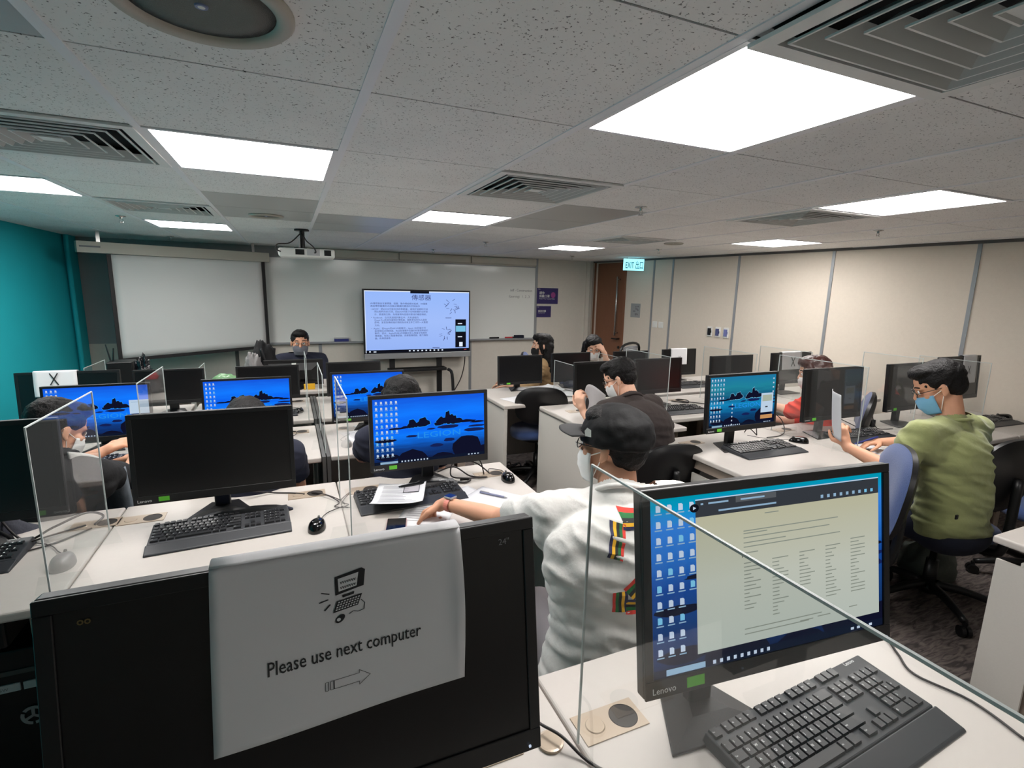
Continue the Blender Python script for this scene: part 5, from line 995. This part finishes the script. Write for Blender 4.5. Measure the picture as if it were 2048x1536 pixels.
# tangle of cables on the floor under the far middle desk
m = MB(); rn = random.Random(4)
for k in range(5): m.tube([(rn.uniform(-.2,.2), rn.uniform(-.15,.15), rn.uniform(0.004,.05)) for _ in range(7)], 0.006, M['cable'], 6, 5)
o = m.build('cable_tangle', loc=(1.72, 4.05, 0.004), smooth=True); tag(o, 'tangle of black cables on the floor under the far middle desk', 'cables', kind='stuff')
# ------------------------------------------------------------------ people
class Org:
    """gathers overlapping closed solids, then fuses them into one smooth continuous surface"""
    def __init__(s): s.b = MB()
    def cap(s, p0, p1, r0, r1, f0=False, f1=False, n=18):
        a = V(p0); b = V(p1); d = (b-a); L = d.length
        if L < 1e-5: return s
        d /= L; u = d.orthogonal().normalized(); w = d.cross(u); rings = []
        if f0: rings.append((a, r0))
        else:
            for k in range(4, -1, -1): q = k/5*PI/2; rings.append((a-d*r0*math.sin(q), r0*math.cos(q)))
        if f1: rings.append((b, r1))
        else:
            for k in range(0, 5): q = k/5*PI/2; rings.append((b+d*r1*math.sin(q), r1*math.cos(q)))
        vs = [c+(u*math.cos(2*PI*k/n)+w*math.sin(2*PI*k/n))*r for c, r in rings for k in range(n)]
        fs = [(i*n+k, i*n+(k+1)%n, (i+1)*n+(k+1)%n, (i+1)*n+k) for i in range(len(rings)-1) for k in range(n)]
        fs += [tuple(range(n-1,-1,-1)), tuple((len(rings)-1)*n+k for k in range(n))]
        s.b.add(vs, fs, M['skin']); return s
    def ell(s, c, R, r, nu=24, nv=14, zmin=-1.0, zmax=1.0):
        vs = []; fs = []; c = V(c); zs = []
        a0 = math.asin(max(-1, zmin)); a1 = math.asin(min(1, zmax))
        for i in range(nv+1):
            e = a0+(a1-a0)*i/nv; e = min(max(e, -PI/2+0.02), PI/2-0.02)
            for k in range(nu): q = 2*PI*k/nu; vs.append(c + R @ V((r[0]*math.cos(e)*math.cos(q), r[1]*math.cos(e)*math.sin(q), r[2]*math.sin(e))))
        fs = [(i*nu+k, i*nu+(k+1)%nu, (i+1)*nu+(k+1)%nu, (i+1)*nu+k) for i in range(nv) for k in range(nu)]
        fs += [tuple(range(nu-1,-1,-1)), tuple(nv*nu+k for k in range(nu))]
        s.b.add(vs, fs, M['skin']); return s
    def build(s, name, mt, parent, voxel=0.006, sm=4, disp=None):
        t = s.b.build('tmp'); r = t.modifiers.new('r', 'REMESH'); r.mode = 'VOXEL'; r.voxel_size = voxel; r.use_smooth_shade = True
        if sm: q = t.modifiers.new('s', 'SMOOTH'); q.factor = 0.5; q.iterations = sm
        dg = bpy.context.evaluated_depsgraph_get(); me = bpy.data.meshes.new_from_object(t.evaluated_get(dg)); om = t.data
        bpy.data.objects.remove(t); bpy.data.meshes.remove(om)
        me.name = name; me.materials.clear(); me.materials.append(mt)
        if disp:
            nr = [v.normal.copy() for v in me.vertices]
            for v, n in zip(me.vertices, nr): v.co = v.co + n*disp(v.co)
        me.polygons.foreach_set('material_index', [0]*len(me.polygons)); me.polygons.foreach_set('use_smooth', [True]*len(me.polygons)); me.update()
        o = bpy.data.objects.new(name, me); COL.objects.link(o)
        if parent: o.parent = parent; o.matrix_parent_inverse = Matrix.Translation(-V(parent.location))
        return o
def hand(org, wr, d, n, thumb, curl=0.5, s=1.0, spread=0.1):
    """d: wrist to fingers, n: out of the back of the hand, thumb: side (+1/-1 along n x d)"""
    wr = V(wr); d = V(d).normalized(); n = (V(n)-d*V(n).dot(d)).normalized(); c = n.cross(d)*thumb
    org.cap(wr-d*0.01, wr+d*0.03*s, 0.023*s, 0.024*s)
    for k, off in enumerate((0.028, 0.010, -0.009, -0.027)):
        kn = wr + d*(0.088, 0.092, 0.088, 0.078)[k]*s + c*off*s
        org.cap(wr+d*0.02*s+c*off*0.5*s, kn, 0.0145*s, 0.0105*s)
        L = (0.040, 0.045, 0.041, 0.032)[k]*s; a = curl*(0.75+0.12*k); dd = (d + c*spread*(1.5-k)*0.5).normalized(); p = kn; ax = 0
        for j, fl in enumerate((1.0, 0.65, 0.55)):
            ax += a*(1, 1.25, 0.8)[j]
            v = dd*math.cos(ax) - n*math.sin(ax); q = p+v*L*fl; org.cap(p, q, (0.0098, 0.0088, 0.008)[j]*s, (0.0088, 0.008, 0.007)[j]*s, n=12); p = q
    b = wr + d*0.025*s + c*0.02*s; t1 = b + (d*0.6+c*0.75-n*0.25).normalized()*0.045*s; t2 = t1 + (d*0.85+c*0.25-n*0.35).normalized()*0.034*s; t3 = t2+(d*0.9-c*0.05-n*0.4).normalized()*0.026*s
    org.cap(b-c*0.006*s, t1, 0.0155*s, 0.0115*s); org.cap(t1, t2, 0.0112*s, 0.0095*s); org.cap(t2, t3, 0.0095*s, 0.0075*s)
def Rot(yaw, pitch=0, roll=0): return (Matrix.Rotation(-yaw, 3, 'Z') @ Matrix.Rotation(-pitch, 3, 'X') @ Matrix.Rotation(roll, 3, 'Y'))
def rad(*a): return [math.radians(x) for x in a]
def person(label, pel, chest, neck, head, tyaw, hrot, armL=None, armR=None, skin='skin', shirt='tee', sleeve=0.55, pants='navy', hair='short', hairm='hair', mask=None, glasses=False, kx=1.0, sh=0.185, shL=None, shR=None, legs=True, fold=0.006, voxel=0.006, hs=1.0, hand_s=1.0, cuff=0.0, facing_legs=None, longto=None, loops=True, neck_r=0.052):
    pel = V(pel); chest = V(chest); neck = V(neck); head = V(head); ty = math.radians(tyaw); T = Rot(ty); HR = Rot(*rad(*hrot))
    root = empty('person', (pel.x, pel.y, 0), 0, label, 'person', None)
    rt = T @ V((1, 0, 0)); fw = T @ V((0, 1, 0))
    SL = V(shL) if shL else neck - rt*sh + V((0, 0, -0.055)); SR = V(shR) if shR else neck + rt*sh + V((0, 0, -0.055))
    up = (neck-pel).normalized(); X = rt; Y = up.cross(X).normalized(); TR = Matrix((X, Y, up)).transposed()
    def torso(g, off):
        for k in range(7):
            t = k/6; c = pel.lerp(chest, t); wx_ = (0.165*(1-t)+0.160*t - 0.02*math.sin(PI*t))*kx + off; dy = (0.118*(1-t)+0.112*t)*(0.5+0.5*kx) + off
            g.ell(c, TR, (wx_, dy, 0.10+off))
        g.ell(chest+up*0.03, TR, (0.158*kx+off, 0.108*(0.6+0.4*kx)+off, 0.14))
        m_ = neck - up*0.035
        for S_ in (SL, SR):
            g.cap(m_, S_, 0.050+off, 0.052+off); g.cap(chest.lerp(m_, 0.5), S_-up*0.03, 0.085+off, 0.050+off)
            g.cap(chest, S_-up*0.05, 0.09+off, 0.045+off)
        g.cap(neck+up*0.0, chest, 0.055+off*0.5, 0.10)
    def H(p): return head + HR @ (V(p)*hs)
    b = Org(); torso(b, 0.0)
    b.cap(neck-up*0.03, H((0, -0.02, -0.06)), neck_r+0.004, neck_r)
    b.ell(H((0, -0.012, 0.03)), HR, (0.076*hs, 0.097*hs, 0.088*hs)); b.ell(H((0, 0.018, -0.045)), HR, (0.060*hs, 0.066*hs, 0.072*hs)); b.ell(H((0, 0.045, -0.088)), HR, (0.032*hs, 0.030*hs, 0.024*hs))
    b.cap(H((0, 0.080, 0.012)), H((0, 0.098, -0.024)), 0.008*hs, 0.012*hs); b.cap(H((-0.010, 0.088, -0.028)), H((0.010, 0.088, -0.028)), 0.009*hs, 0.009*hs)
    for q in (-1, 1):
        b.cap(H((q*0.012, 0.083, 0.022)), H((q*0.045, 0.070, 0.022)), 0.009*hs, 0.008*hs); b.ell(H((q*0.048, 0.055, -0.02)), HR, (0.02*hs, 0.02*hs, 0.018*hs))
        E = HR @ Matrix.Rotation(q*0.35, 3, 'Z'); b.ell(H((q*0.080, -0.008, -0.006)), E, (0.007*hs, 0.017*hs, 0.030*hs)); b.ell(H((q*0.082, 0.0, -0.030)), E, (0.006*hs, 0.009*hs, 0.010*hs))
    b.cap(H((-0.018, 0.084, -0.055)), H((0.018, 0.084, -0.055)), 0.0065*hs, 0.0065*hs)
    arms = []
    for S_, A, side in ((SL, armL, -1), (SR, armR, 1)):
        A = A or {}
        el = V(A.get('el', S_ + fw*0.10 + V((0, 0, -0.24)) + rt*side*0.03)); wr = V(A.get('wr', el + fw*0.24 + V((0, 0, 0.02)) - rt*side*0.06))
        b.cap(S_, el, 0.050, 0.037); b.cap(el, el.lerp(wr, 0.35), 0.037, 0.036); b.cap(el.lerp(wr, 0.3), wr, 0.036, 0.024)
        hd = V(A.get('hd', wr-el)); hand(b, wr, hd, A.get('n', (0, 0, 1)), A.get('th', -side), A.get('curl', 0.45), hand_s, A.get('spread', 0.15)); arms.append((S_, el, wr))
    knees = []
    lf = Rot(math.radians(facing_legs)) @ V((0, 1, 0)) if facing_legs is not None else fw
    if legs:
        for side in (-1, 1):
            hp = pel + rt*side*0.095 - up*0.02; kn = hp + lf*0.40 + V((0, 0, 0.0)) + rt*side*0.03; kn.z = max(kn.z-0.02, 0.45); an = V((kn.x, kn.y, 0.09)) - lf*0.03; knees.append((hp, kn, an))
            b.cap(hp, kn, 0.082, 0.055); b.cap(kn, an, 0.052, 0.036); b.cap(an-V((0,0,0.03)), an+lf*0.14-V((0,0,0.045)), 0.036, 0.030)
    b.build('body', M[skin], root, voxel, 4)
    # clothes
    def folds(p, a=fold):
        q = p - pel
        return a*(0.8*noise.noise(V((q.x*7+q.z*5, q.y*7, q.z*9))) + 0.55*(1-abs(noise.noise(V((q.x*9+q.z*14, q.y*9-q.z*8, q.z*15+5))))*3)) + a*0.3
    g = Org(); torso(g, 0.014)
    for S_, el, wr in arms:
        if sleeve <= 1.0: e = S_.lerp(el, sleeve); g.cap(S_, e, 0.066, 0.062, False, True)
        else: g.cap(S_, el, 0.066, 0.052); g.cap(el, el.lerp(wr, sleeve-1.0), 0.050, 0.040, False, True)
    sh_o = g.build('shirt', M[shirt], root, 0.0065, 3, folds)
    # open the neck hole: drop shirt faces that would close over the neck
    bm = bmesh.new(); bm.from_mesh(sh_o.data); nd = (H((0, -0.02, -0.06)) - neck).normalized()
    kill = [f for f in bm.faces if (f.calc_center_median()-neck).dot(nd) > 0.022 and (f.calc_center_median()-neck - nd*(f.calc_center_median()-neck).dot(nd)).length < neck_r+0.055]
    bmesh.ops.delete(bm, geom=kill, context='FACES'); bm.to_mesh(sh_o.data); bm.free()
    m = MB(); u = nd.orthogonal().normalized(); w_ = nd.cross(u); cc = neck - nd*0.004
    m.tube([cc + (u*math.cos(2*PI*k/20)+w_*math.sin(2*PI*k/20))*(neck_r+0.020) for k in range(21)], 0.0085, M[shirt], 8, 1); m.build('collar', root, smooth=True).matrix_parent_inverse = Matrix.Translation(-V(root.location))
    if legs:
        g = Org()
        g.ell(pel-up*0.05, TR, (0.178*kx, 0.135*(0.5+0.5*kx), 0.105))
        for hp, kn, an in knees: g.cap(hp, kn, 0.095, 0.068); g.cap(kn, an+V((0,0,0.02)), 0.064, 0.055, False, True)
        g.build('trousers', M[pants], root, 0.011, 3)
        for hp, kn, an in knees:
            g = Org(); a = an-V((0,0,0.028)); g.cap(a-lf*0.03, a+lf*0.15-V((0,0,0.012)), 0.044, 0.038); g.ell(a+lf*0.05-V((0,0,0.025)), Rot(math.atan2(lf.x, lf.y)), (0.045, 0.125, 0.018)); g.build('shoe', M['black'], root, 0.008, 3)
    # hair
    def strands(p): return 0.0035*noise.noise(V(HR.transposed() @ (p-head))*60) + 0.003*noise.noise(V(HR.transposed() @ (p-head))*24)
    g = Org()
    g.ell(H((0, -0.024, 0.042)), HR, (0.086*hs, 0.102*hs, 0.086*hs)); g.ell(H((0, 0.030, 0.092)), HR, (0.070*hs, 0.062*hs, 0.034*hs)); 
    if hair == 'short': g.ell(H((0, -0.055, 0.0)), HR, (0.074*hs, 0.060*hs, 0.070*hs))
    else:
        g.ell(H((0, -0.045, 0.0)), HR, (0.090*hs, 0.075*hs, 0.10*hs)); g.ell(H((0, 0.01, 0.085)), HR, (0.083*hs, 0.085*hs, 0.045*hs))
        for q in (-1, 1): g.cap(H((q*0.074, 0.03, 0.05)), H((q*0.078, 0.0, -0.06)), 0.022*hs, 0.018*hs)
    if hair == 'bob':
        for k in range(7): a = PI+PI*k/6; g.cap(H((0.07*math.cos(a), -0.02+0.07*math.sin(a), 0.03)), H((0.078*math.cos(a), -0.02+0.075*math.sin(a), -0.11)), 0.028, 0.02)
    if hair == 'long':
        ends = longto or [neck + rt*x - fw*0.085 - V((0,0,0.22)) for x in (-0.07, -0.02, 0.03, 0.08)]
        for k, e in enumerate(ends):
            a0 = H(((-0.06+0.12*k/(max(1, len(ends)-1))), -0.075, 0.0)); mid = a0.lerp(V(e), 0.5) + V((0, 0, 0.01)); g.cap(a0, mid, 0.045, 0.042); g.cap(mid, V(e), 0.042, 0.022)
    if hair == 'pony':
        p0 = H((0, -0.11, 0.02)); p1 = p0 + V((0, 0, -0.07)) - fw*0.03; p2 = p1 + V((0, 0, -0.10)) + fw*0.01; g.cap(p0, p1, 0.026, 0.03); g.cap(p1, p2, 0.03, 0.012)
    if hair != 'none': g.build('hair', M[hairm], root, 0.0055, 2, strands)
    P0 = lambda o: setattr(o, 'matrix_parent_inverse', Matrix.Translation(-V(root.location)))
    for q in (-1, 1):
        m = MB(); m.cyl(H((q*0.030, 0.0790, 0.004)), H((q*0.030, 0.0845, 0.004)), 0.0125*hs, 0.008*hs, M['white'], 14); m.cyl(H((q*0.030, 0.0845, 0.003)), H((q*0.030, 0.0855, 0.003)), 0.006*hs, 0.005*hs, M['eye'], 12); P0(m.build('eye', root))
        m = MB(); m.tube([H((q*0.015, 0.0865, 0.030)), H((q*0.032, 0.085, 0.034)), H((q*0.05, 0.073, 0.029))], 0.0032*hs, M['hair'], 6, 4); P0(m.build('eyebrow', root, smooth=True))
    if mask:
        def MP(u, v, d=0.0):
            az = math.radians((u-0.5)*2*78); z = -0.112 + 0.094*v; kx_ = 0.80+0.20*min(1, v*1.6)
            x = (0.071+d)*math.sin(az)*kx_; y = 0.020+(0.076+d)*math.cos(az)**0.9*(0.86+0.14*math.sin(min(1, v*1.25)*PI/2)) + 0.012*math.sin(PI*v)*math.cos(az)**2 + 0.0015*math.sin(v*3*2*PI)*math.cos(az)
            return H((x, y, z))
        m = MB(); m.grid(lambda u, v: MP(u, v), 22, 12, M[mask], 0.0016); mo = m.build('face_mask', root, smooth=True); P0(mo)
        if loops:
            for q in (0, 1):
                sg = -1 if q == 0 else 1
                for v in (0.95, 0.08):
                    m = MB(); m.tube([MP(q, v), H((sg*0.080, -0.004, -0.01+0.018*(v-0.5))), H((sg*0.082, -0.022, 0.0+0.02*(v-0.5)))], 0.0018*hs, M['elastic'] if mask != 'maskk' else M['black'], 6, 4); P0(m.build('ear_loop', root, smooth=True))
    if glasses:
        gl = empty('glasses', (0,0,0)); gl.parent = root
        gl.matrix_parent_inverse = Matrix.Translation(-V(root.location))
        for q in (-1, 1):
            m = MB(); m.tube([H((q*0.033+0.021*math.cos(a), 0.097-0.004*abs(math.cos(a)), 0.0+0.015*math.sin(a))) for a in [k*2*PI/16 for k in range(17)]], 0.0016, M['black'], 6, 1); m.tube([H((q*0.058, 0.096, 0.006)), H((q*0.076, 0.07, 0.008)), H((q*0.083, -0.004, 0.006))], 0.0015, M['black'], 6, 2); m.build('rim', gl, smooth=True)
            m = MB(); m.add([H((q*0.033+0.020*math.cos(a), 0.0955, 0.0+0.014*math.sin(a))) for a in [k*2*PI/16 for k in range(16)]], [tuple(range(16))], M['acr']); m.build('lens', gl)
        m = MB(); m.tube([H((-0.011, 0.100, 0.004)), H((0, 0.103, 0.006)), H((0.011, 0.100, 0.004))], 0.0015, M['black'], 6, 2); m.build('bridge', gl)
    return root, H, HR, P0, dict(neck=neck, SL=SL, SR=SR, up=up, rt=rt, fw=fw, shirt=sh_o, arms=arms)

# --- man in the black cap and white T-shirt
r, H, HR, P0, J = person('man in a black baseball cap and white T-shirt seen from behind, reaching over papers', (0.80, 1.07, 0.55), (0.83, 1.13, 0.86), (0.885, 1.205, 1.035), (0.90, 1.275, 1.160), 14, (-34, 0, 3),
    armL=dict(el=(0.645, 1.56, 0.835), wr=(0.515, 1.80, 0.815), hd=(-0.45, 0.45, -0.4), n=(-0.1, 0.45, 0.9), th=1, curl=0.95), armR=dict(el=(1.10, 1.32, 0.80), wr=(0.96, 1.50, 0.80)),
    shL=(0.70, 1.275, 0.965), shR=(1.055, 1.15, 0.99), kx=1.22, mask='maskw', glasses=True, sleeve=0.66, fold=0.010, pants='greyst', hair='short', voxel=0.0055, neck_r=0.058)
c = Org(); 
def capd(p):
    q = HR.transposed() @ (p-V(H((0,0,0))))
    return 0.005*noise.noise(V((q.x*18, q.y*14, q.z*30))) + 0.003*noise.noise(q*40)
c.ell(H((0, -0.016, 0.030)), HR, (0.098, 0.116, 0.108), zmin=-0.18); cap = c.build('baseball_cap', M['cap'], r, 0.006, 3, capd)
def BR(u, v):
    a = math.radians(-62+124*u); rr = 0.098+0.078*v*math.cos(a*0.85)
    return H((0.098*math.sin(a)*(1+0.05*v), 0.012+math.cos(a)*0.085+0.082*v*math.cos(a)**0.8, 0.036+0.012*math.cos(a*1.2)-0.008*v))
m = MB(); m.grid(BR, 20, 8, M['brim'], 0.004); o = m.build('brim', cap, smooth=True); o.matrix_parent_inverse = Matrix.Identity(4); o.parent = cap
m = MB(); m.add([H((-0.1025*math.cos(0.42)-0.002, 0.042+0.016*a, 0.052+0.014*b_)) for a, b_ in ((-.7,-.9), (.5,-.9), (.7,.2), (.2,1), (-.6,.6))], [(0,1,2,3,4)], M['white']); o = m.build('side_logo', cap); o.parent = cap
# print on the back: an angular figure of five-colour bands laid on the cloth
shirt = J['shirt']; bv = BVHTree.FromPolygons([v.co for v in shirt.data.vertices], [tuple(p.vertices) for p in shirt.data.polygons])
bx = V((0.885, 1.075, 0.90)); bu = J['rt']; bn = -J['fw']; bup = J['up']
def proj(a, b_, d=0.0015):
    o = bx + bu*a + bup*b_ + bn*0.30; h = bv.ray_cast(o, -bn, 0.6)
    return (h[0] + h[1]*d) if h[0] else (o - bn*0.2)
colors = ['redp', 'greenp', 'blkp', 'yelp', 'navyp']
m = MB()
def band(path, w0, flip=False):
    K = []
    for i, p in enumerate(path):
        p = V(p); d = (V(path[min(i+1, len(path)-1)]) - V(path[max(i-1, 0)])).normalized(); n = V((-d.y, d.x)); K.append((p, n))
    for i in range(len(K)-1):
        for c_i in range(5):
            o0 = (c_i/5-0.5)*w0; o1 = ((c_i+1)/5-0.5)*w0
            for s_ in range(6):
                def at_(t, o): (p, n), (q, n2) = K[i], K[i+1]; return p.lerp(q, t) + n.lerp(n2, t)*o
                qd = [at_(s_/6, o0), at_((s_+1)/6, o0), at_((s_+1)/6, o1), at_(s_/6, o1)]
                m.add([proj(*x) for x in qd], [(0,1,2,3)], M[colors[4-c_i] if flip else colors[c_i]])
band([(-0.115, 0.035), (-0.098, 0.115)], 0.042); band([(-0.085, 0.118), (0.02, 0.118)], 0.040, True); band([(0.03, 0.11), (0.0, 0.02), (-0.075, -0.055)], 0.048); band([(-0.10, -0.045), (-0.095, -0.10)], 0.040); band([(-0.08, -0.085), (0.02, -0.085)], 0.040)
P0(m.build('back_print', r))
# wristwatch
el, wr = J['arms'][0][1], J['arms'][0][2]; d = (wr-el).normalized(); p = wr - d*0.03; u = V((0,0,1)); u = (u-d*u.dot(d)).normalized(); w_ = d.cross(u)
wt = empty('wristwatch', (0,0,0)); wt.parent = r; wt.matrix_parent_inverse = Matrix.Translation(-V(r.location))
m = MB(); n = 24; rr = 0.031
for k in range(n): a0 = 2*PI*k/n; a1 = 2*PI*(k+1)/n; q = [p + (u*math.cos(a)*0.9+w_*math.sin(a))*rr + d*s_ for a, s_ in ((a0, -.011), (a1, -.011), (a1, .011), (a0, .011))]; m.add(q, [(0,1,2,3)], M['rose'])
m.build('strap', wt)
m = MB(); X0 = Matrix((w_, d, u)).transposed().to_4x4(); X0.translation = p + u*0.030; m.X = X0; m.box(-0.017, 0.017, -0.020, 0.020, -0.004, 0.006, M['silver']); m.build('watch_case', wt, bev=0.004)
m = MB(); m.X = X0; m.box(-0.015, 0.015, -0.018, 0.018, 0.0062, 0.0068, mat('watch_face', (22, 28, 70), 0.15)); m.build('watch_face', wt)

# --- man in green
r2, H, HR, P0, J = person('man in an olive green T-shirt and blue mask bent over papers at right', (2.93, 1.29, 0.55), (2.90, 1.30, 0.87), (2.875, 1.335, 1.065), (2.855, 1.405, 1.215), 4, (-38, 28, 0),
    armL=dict(el=(2.58, 1.40, 0.83), wr=(2.565, 1.61, 0.885), hd=(0.02, 0.35, 0.55), n=(-0.9, -0.15, 0.2), th=1, curl=0.85), armR=dict(el=(3.27, 1.56, 0.86), wr=(3.17, 1.79, 0.795), hd=(-0.75, 0.35, -0.12), n=(0.1, 0.2, 1), th=1, curl=0.6),
    shL=(2.665, 1.345, 1.005), shR=(3.085, 1.33, 1.005), shirt='green', sleeve=0.70, mask='maskb', glasses=True, kx=1.1, fold=0.011, pants='navy', voxel=0.0055)
m = MB(); q = V((2.73, 1.20, 0.66)); m.box(q.x-0.008, q.x+0.008, q.y-0.02, q.y-0.014, q.z-0.01, q.z+0.01, M['black']); m.build('hem_tag', r2).matrix_parent_inverse = Matrix.Translation(-V(r2.location))
t = empty('handout', (2.555, 1.66, 0.90), 0.0, 'curled white handout raised in the left hand of the man in green', 'paper')
m = MB(); m.grid(lambda u, v: (-0.06+0.13*u*1.0 - 0.05*v, 0.0 + 0.13*(u-0.5)+0.02*math.sin(u*3), 0.02 + 0.24*v - 0.03*math.sin(PI*v)*u), 10, 14, M['paper'], 0.0008); m.build('sheet', t, smooth=True)
t = empty('pen', (3.06, 1.83, 0.795), -0.3, 'blue pen held by the right hand of the man in green', 'pen'); m = MB(); m.cyl((-0.05,0,-0.01), (0.09,0,0.03), 0.005, 0.005, M['bluep'], 10); m.build('barrel', t)

# --- man in brown
r3, H, HR, P0, J = person('man in a dark brown T-shirt holding papers, seen from behind in the middle', (2.06, 2.46, 0.55), (1.97, 2.46, 0.83), (1.90, 2.53, 0.985), (1.88, 2.63, 1.10), -6, (-45, 26, 0),
    armL=dict(el=(1.72, 2.58, 0.78), wr=(1.685, 2.72, 0.88), hd=(-0.2, 0.15, 0.7), n=(-0.8, -0.3, 0.2), th=1, curl=0.8), armR=dict(el=(2.15, 2.62, 0.78), wr=(1.95, 2.78, 0.80)), shirt='brown', sleeve=0.7, facing_legs=8, mask='maskw', glasses=True, kx=1.15, skin='skin2', sh=0.19)
t = empty('handout', (1.75, 2.76, 0.86), 0.25, 'bent magazine page with a dark round picture held by the man in brown', 'paper')
m = MB(); m.grid(lambda u, v: (-0.02+0.2*u, 0.02+0.05*math.sin(u*PI), 0.0+0.14*v+0.05*math.sin(u*PI)*v-0.05*u), 12, 10, M['paper'], 0.0008); m.build('sheet', t, smooth=True)
m = MB(); m.add([(0.045+0.028*math.cos(a), 0.02+0.05*math.sin((0.065+0.028*math.cos(a))/0.2*PI)-0.003, 0.04+0.04*math.sin(a)) for a in [k*PI/8 for k in range(16)]], [tuple(range(16))], M['frame']); m.build('printed_picture', t)

# --- woman in red
person('woman in a bright red blouse with brown hair and white mask, turned to the left', (3.52, 2.42, 0.55), (3.50, 2.42, 0.80), (3.485, 2.44, 0.955), (3.475, 2.49, 1.085), -30, (-48, 12, 0),
    armL=dict(el=(3.33, 2.52, 0.80), wr=(3.26, 2.66, 0.83), hd=(-0.5, 0.7, 0.1), n=(0, 0, 1), curl=0.5), shirt='red', sleeve=1.15, mask='maskw', hair='long', hairm='hairb', kx=0.95, sh=0.165, skin='skin2', fold=0.014, longto=[(3.45, 2.38, 0.90), (3.50, 2.36, 0.88), (3.55, 2.40, 0.90), (3.42, 2.44, 0.92)])
# --- two women near the door
person('woman with long black hair and black mask looking left, beside the lone far monitor', (2.40, 4.72, 0.55), (2.39, 4.70, 0.80), (2.38, 4.68, 0.94), (2.355, 4.66, 1.075), -60, (-72, 0, 0), shirt='beige', sleeve=1.6, mask='maskk', hair='long', kx=0.95, sh=0.16, skin='skin2', longto=[(2.36, 4.56, 0.84), (2.41, 4.57, 0.82), (2.44, 4.62, 0.86), (2.33, 4.6, 0.90)], facing_legs=0, loops=False)
person('woman in a grey-beige top resting her forehead on her hand, before the wooden door', (2.96, 4.70, 0.55), (2.95, 4.68, 0.79), (2.94, 4.64, 0.93), (2.915, 4.57, 1.055), 195, (205, 20, 0),
    armL=dict(el=(3.02, 4.42, 0.82), wr=(2.975, 4.44, 1.01), hd=(-0.45, 0.05, 0.55), n=(0.3, -0.8, 0.4), th=-1, curl=0.7), shirt='greyk', sleeve=0.6, mask='maskw', hair='long', kx=0.95, sh=0.165, skin='skin2', loops=False)
# --- teacher
person('teacher in a navy jacket with grey mask and glasses facing the class', (0.10, 5.50, 0.55), (0.09, 5.49, 0.80), (0.085, 5.47, 0.955), (0.085, 5.44, 1.075), 180, (180, 4, 0), shirt='navy', sleeve=1.8, mask='maskg', glasses=True, kx=1.1, sh=0.185, skin='skin', loops=False)
# --- left row
person('woman with dark hair in a black top behind the acrylic at left', (-0.93, 2.47, 0.55), (-0.90, 2.46, 0.78), (-0.885, 2.50, 0.925), (-0.885, 2.565, 1.035), 25, (48, 26, 0),
    armR=dict(el=(-0.67, 2.58, 0.80), wr=(-0.70, 2.80, 0.82), hd=(-0.6, 0.35, -0.15), n=(0.1, 0.2, 1), th=-1, curl=0.25), armL=dict(el=(-0.98, 2.72, 0.80), wr=(-0.83, 2.84, 0.85), hd=(0.5, 0.2, 0.2), n=(0, -0.3, 1), curl=0.6), shirt='blk', sleeve=1.2, mask='maskw', hair='short', kx=0.95, sh=0.17, skin='skin', pants='blk')
t = empty('grey_coat', (-0.72, 2.46, 0.42), 0.2, 'light grey cloth coat hanging beside the dark-haired woman behind the acrylic', 'coat')
m = MB(); m.grid(lambda u, v: (-0.10+0.20*u-0.03*v, 0.03*math.sin(u*PI)-0.02*math.sin(9*u), 0.46*v), 16, 16, M['greyshirt'], 0.02); m.build('cloth', t, smooth=True)
m = MB(); m.grid(lambda u, v: (-0.10+0.13*u, -0.0+0.02*math.sin(5*u), 0.46+0.09*v*(1-u*0.7)), 8, 6, M['tee'], 0.012); m.build('white_lining', t, smooth=True)
t = empty('backpack', (-1.02, 2.17+0.08, 0.42), 0.2, 'dark grey backpack on the chair behind the greyed mouse', 'backpack'); lump('pack_body', (0, 0, 0), 0.17, 0.07, 0.26, mat('backpack_grey', (58, 60, 70), 0.8, bump=0.3), None, None, 0.12, 7, 6, parent=t)
m = MB(); m.tube([(-0.10,-0.085,0.12), (-0.10,-0.09,0.30), (0,-0.085,0.39), (0.10,-0.09,0.30), (0.10,-0.085,0.12)], 0.006, M['blk'], 6); m.build('zip', t, smooth=True)
person('person with short dark hair, only the crown showing above the switched-off wide monitor', (-0.20, 2.44, 0.55), (-0.20, 2.46, 0.78), (-0.20, 2.49, 0.92), (-0.20, 2.54, 1.00), 0, (0, 24, 0), shirt='navy', hair='short', skin='skin', sh=0.17)
person('person with bobbed black hair and navy top writing at the third row', (0.50, 2.42, 0.55), (0.50, 2.44, 0.80), (0.50, 2.48, 0.955), (0.502, 2.53, 1.07), 0, (0, 22, 0),
    armL=dict(el=(0.305, 2.56, 0.79), wr=(0.345, 2.80, 0.80), hd=(0.35, 0.6, 0.0), n=(-0.2, 0, 1), curl=0.7), shirt='navy', sleeve=0.75, hair='bob', skin='skin2', sh=0.17)
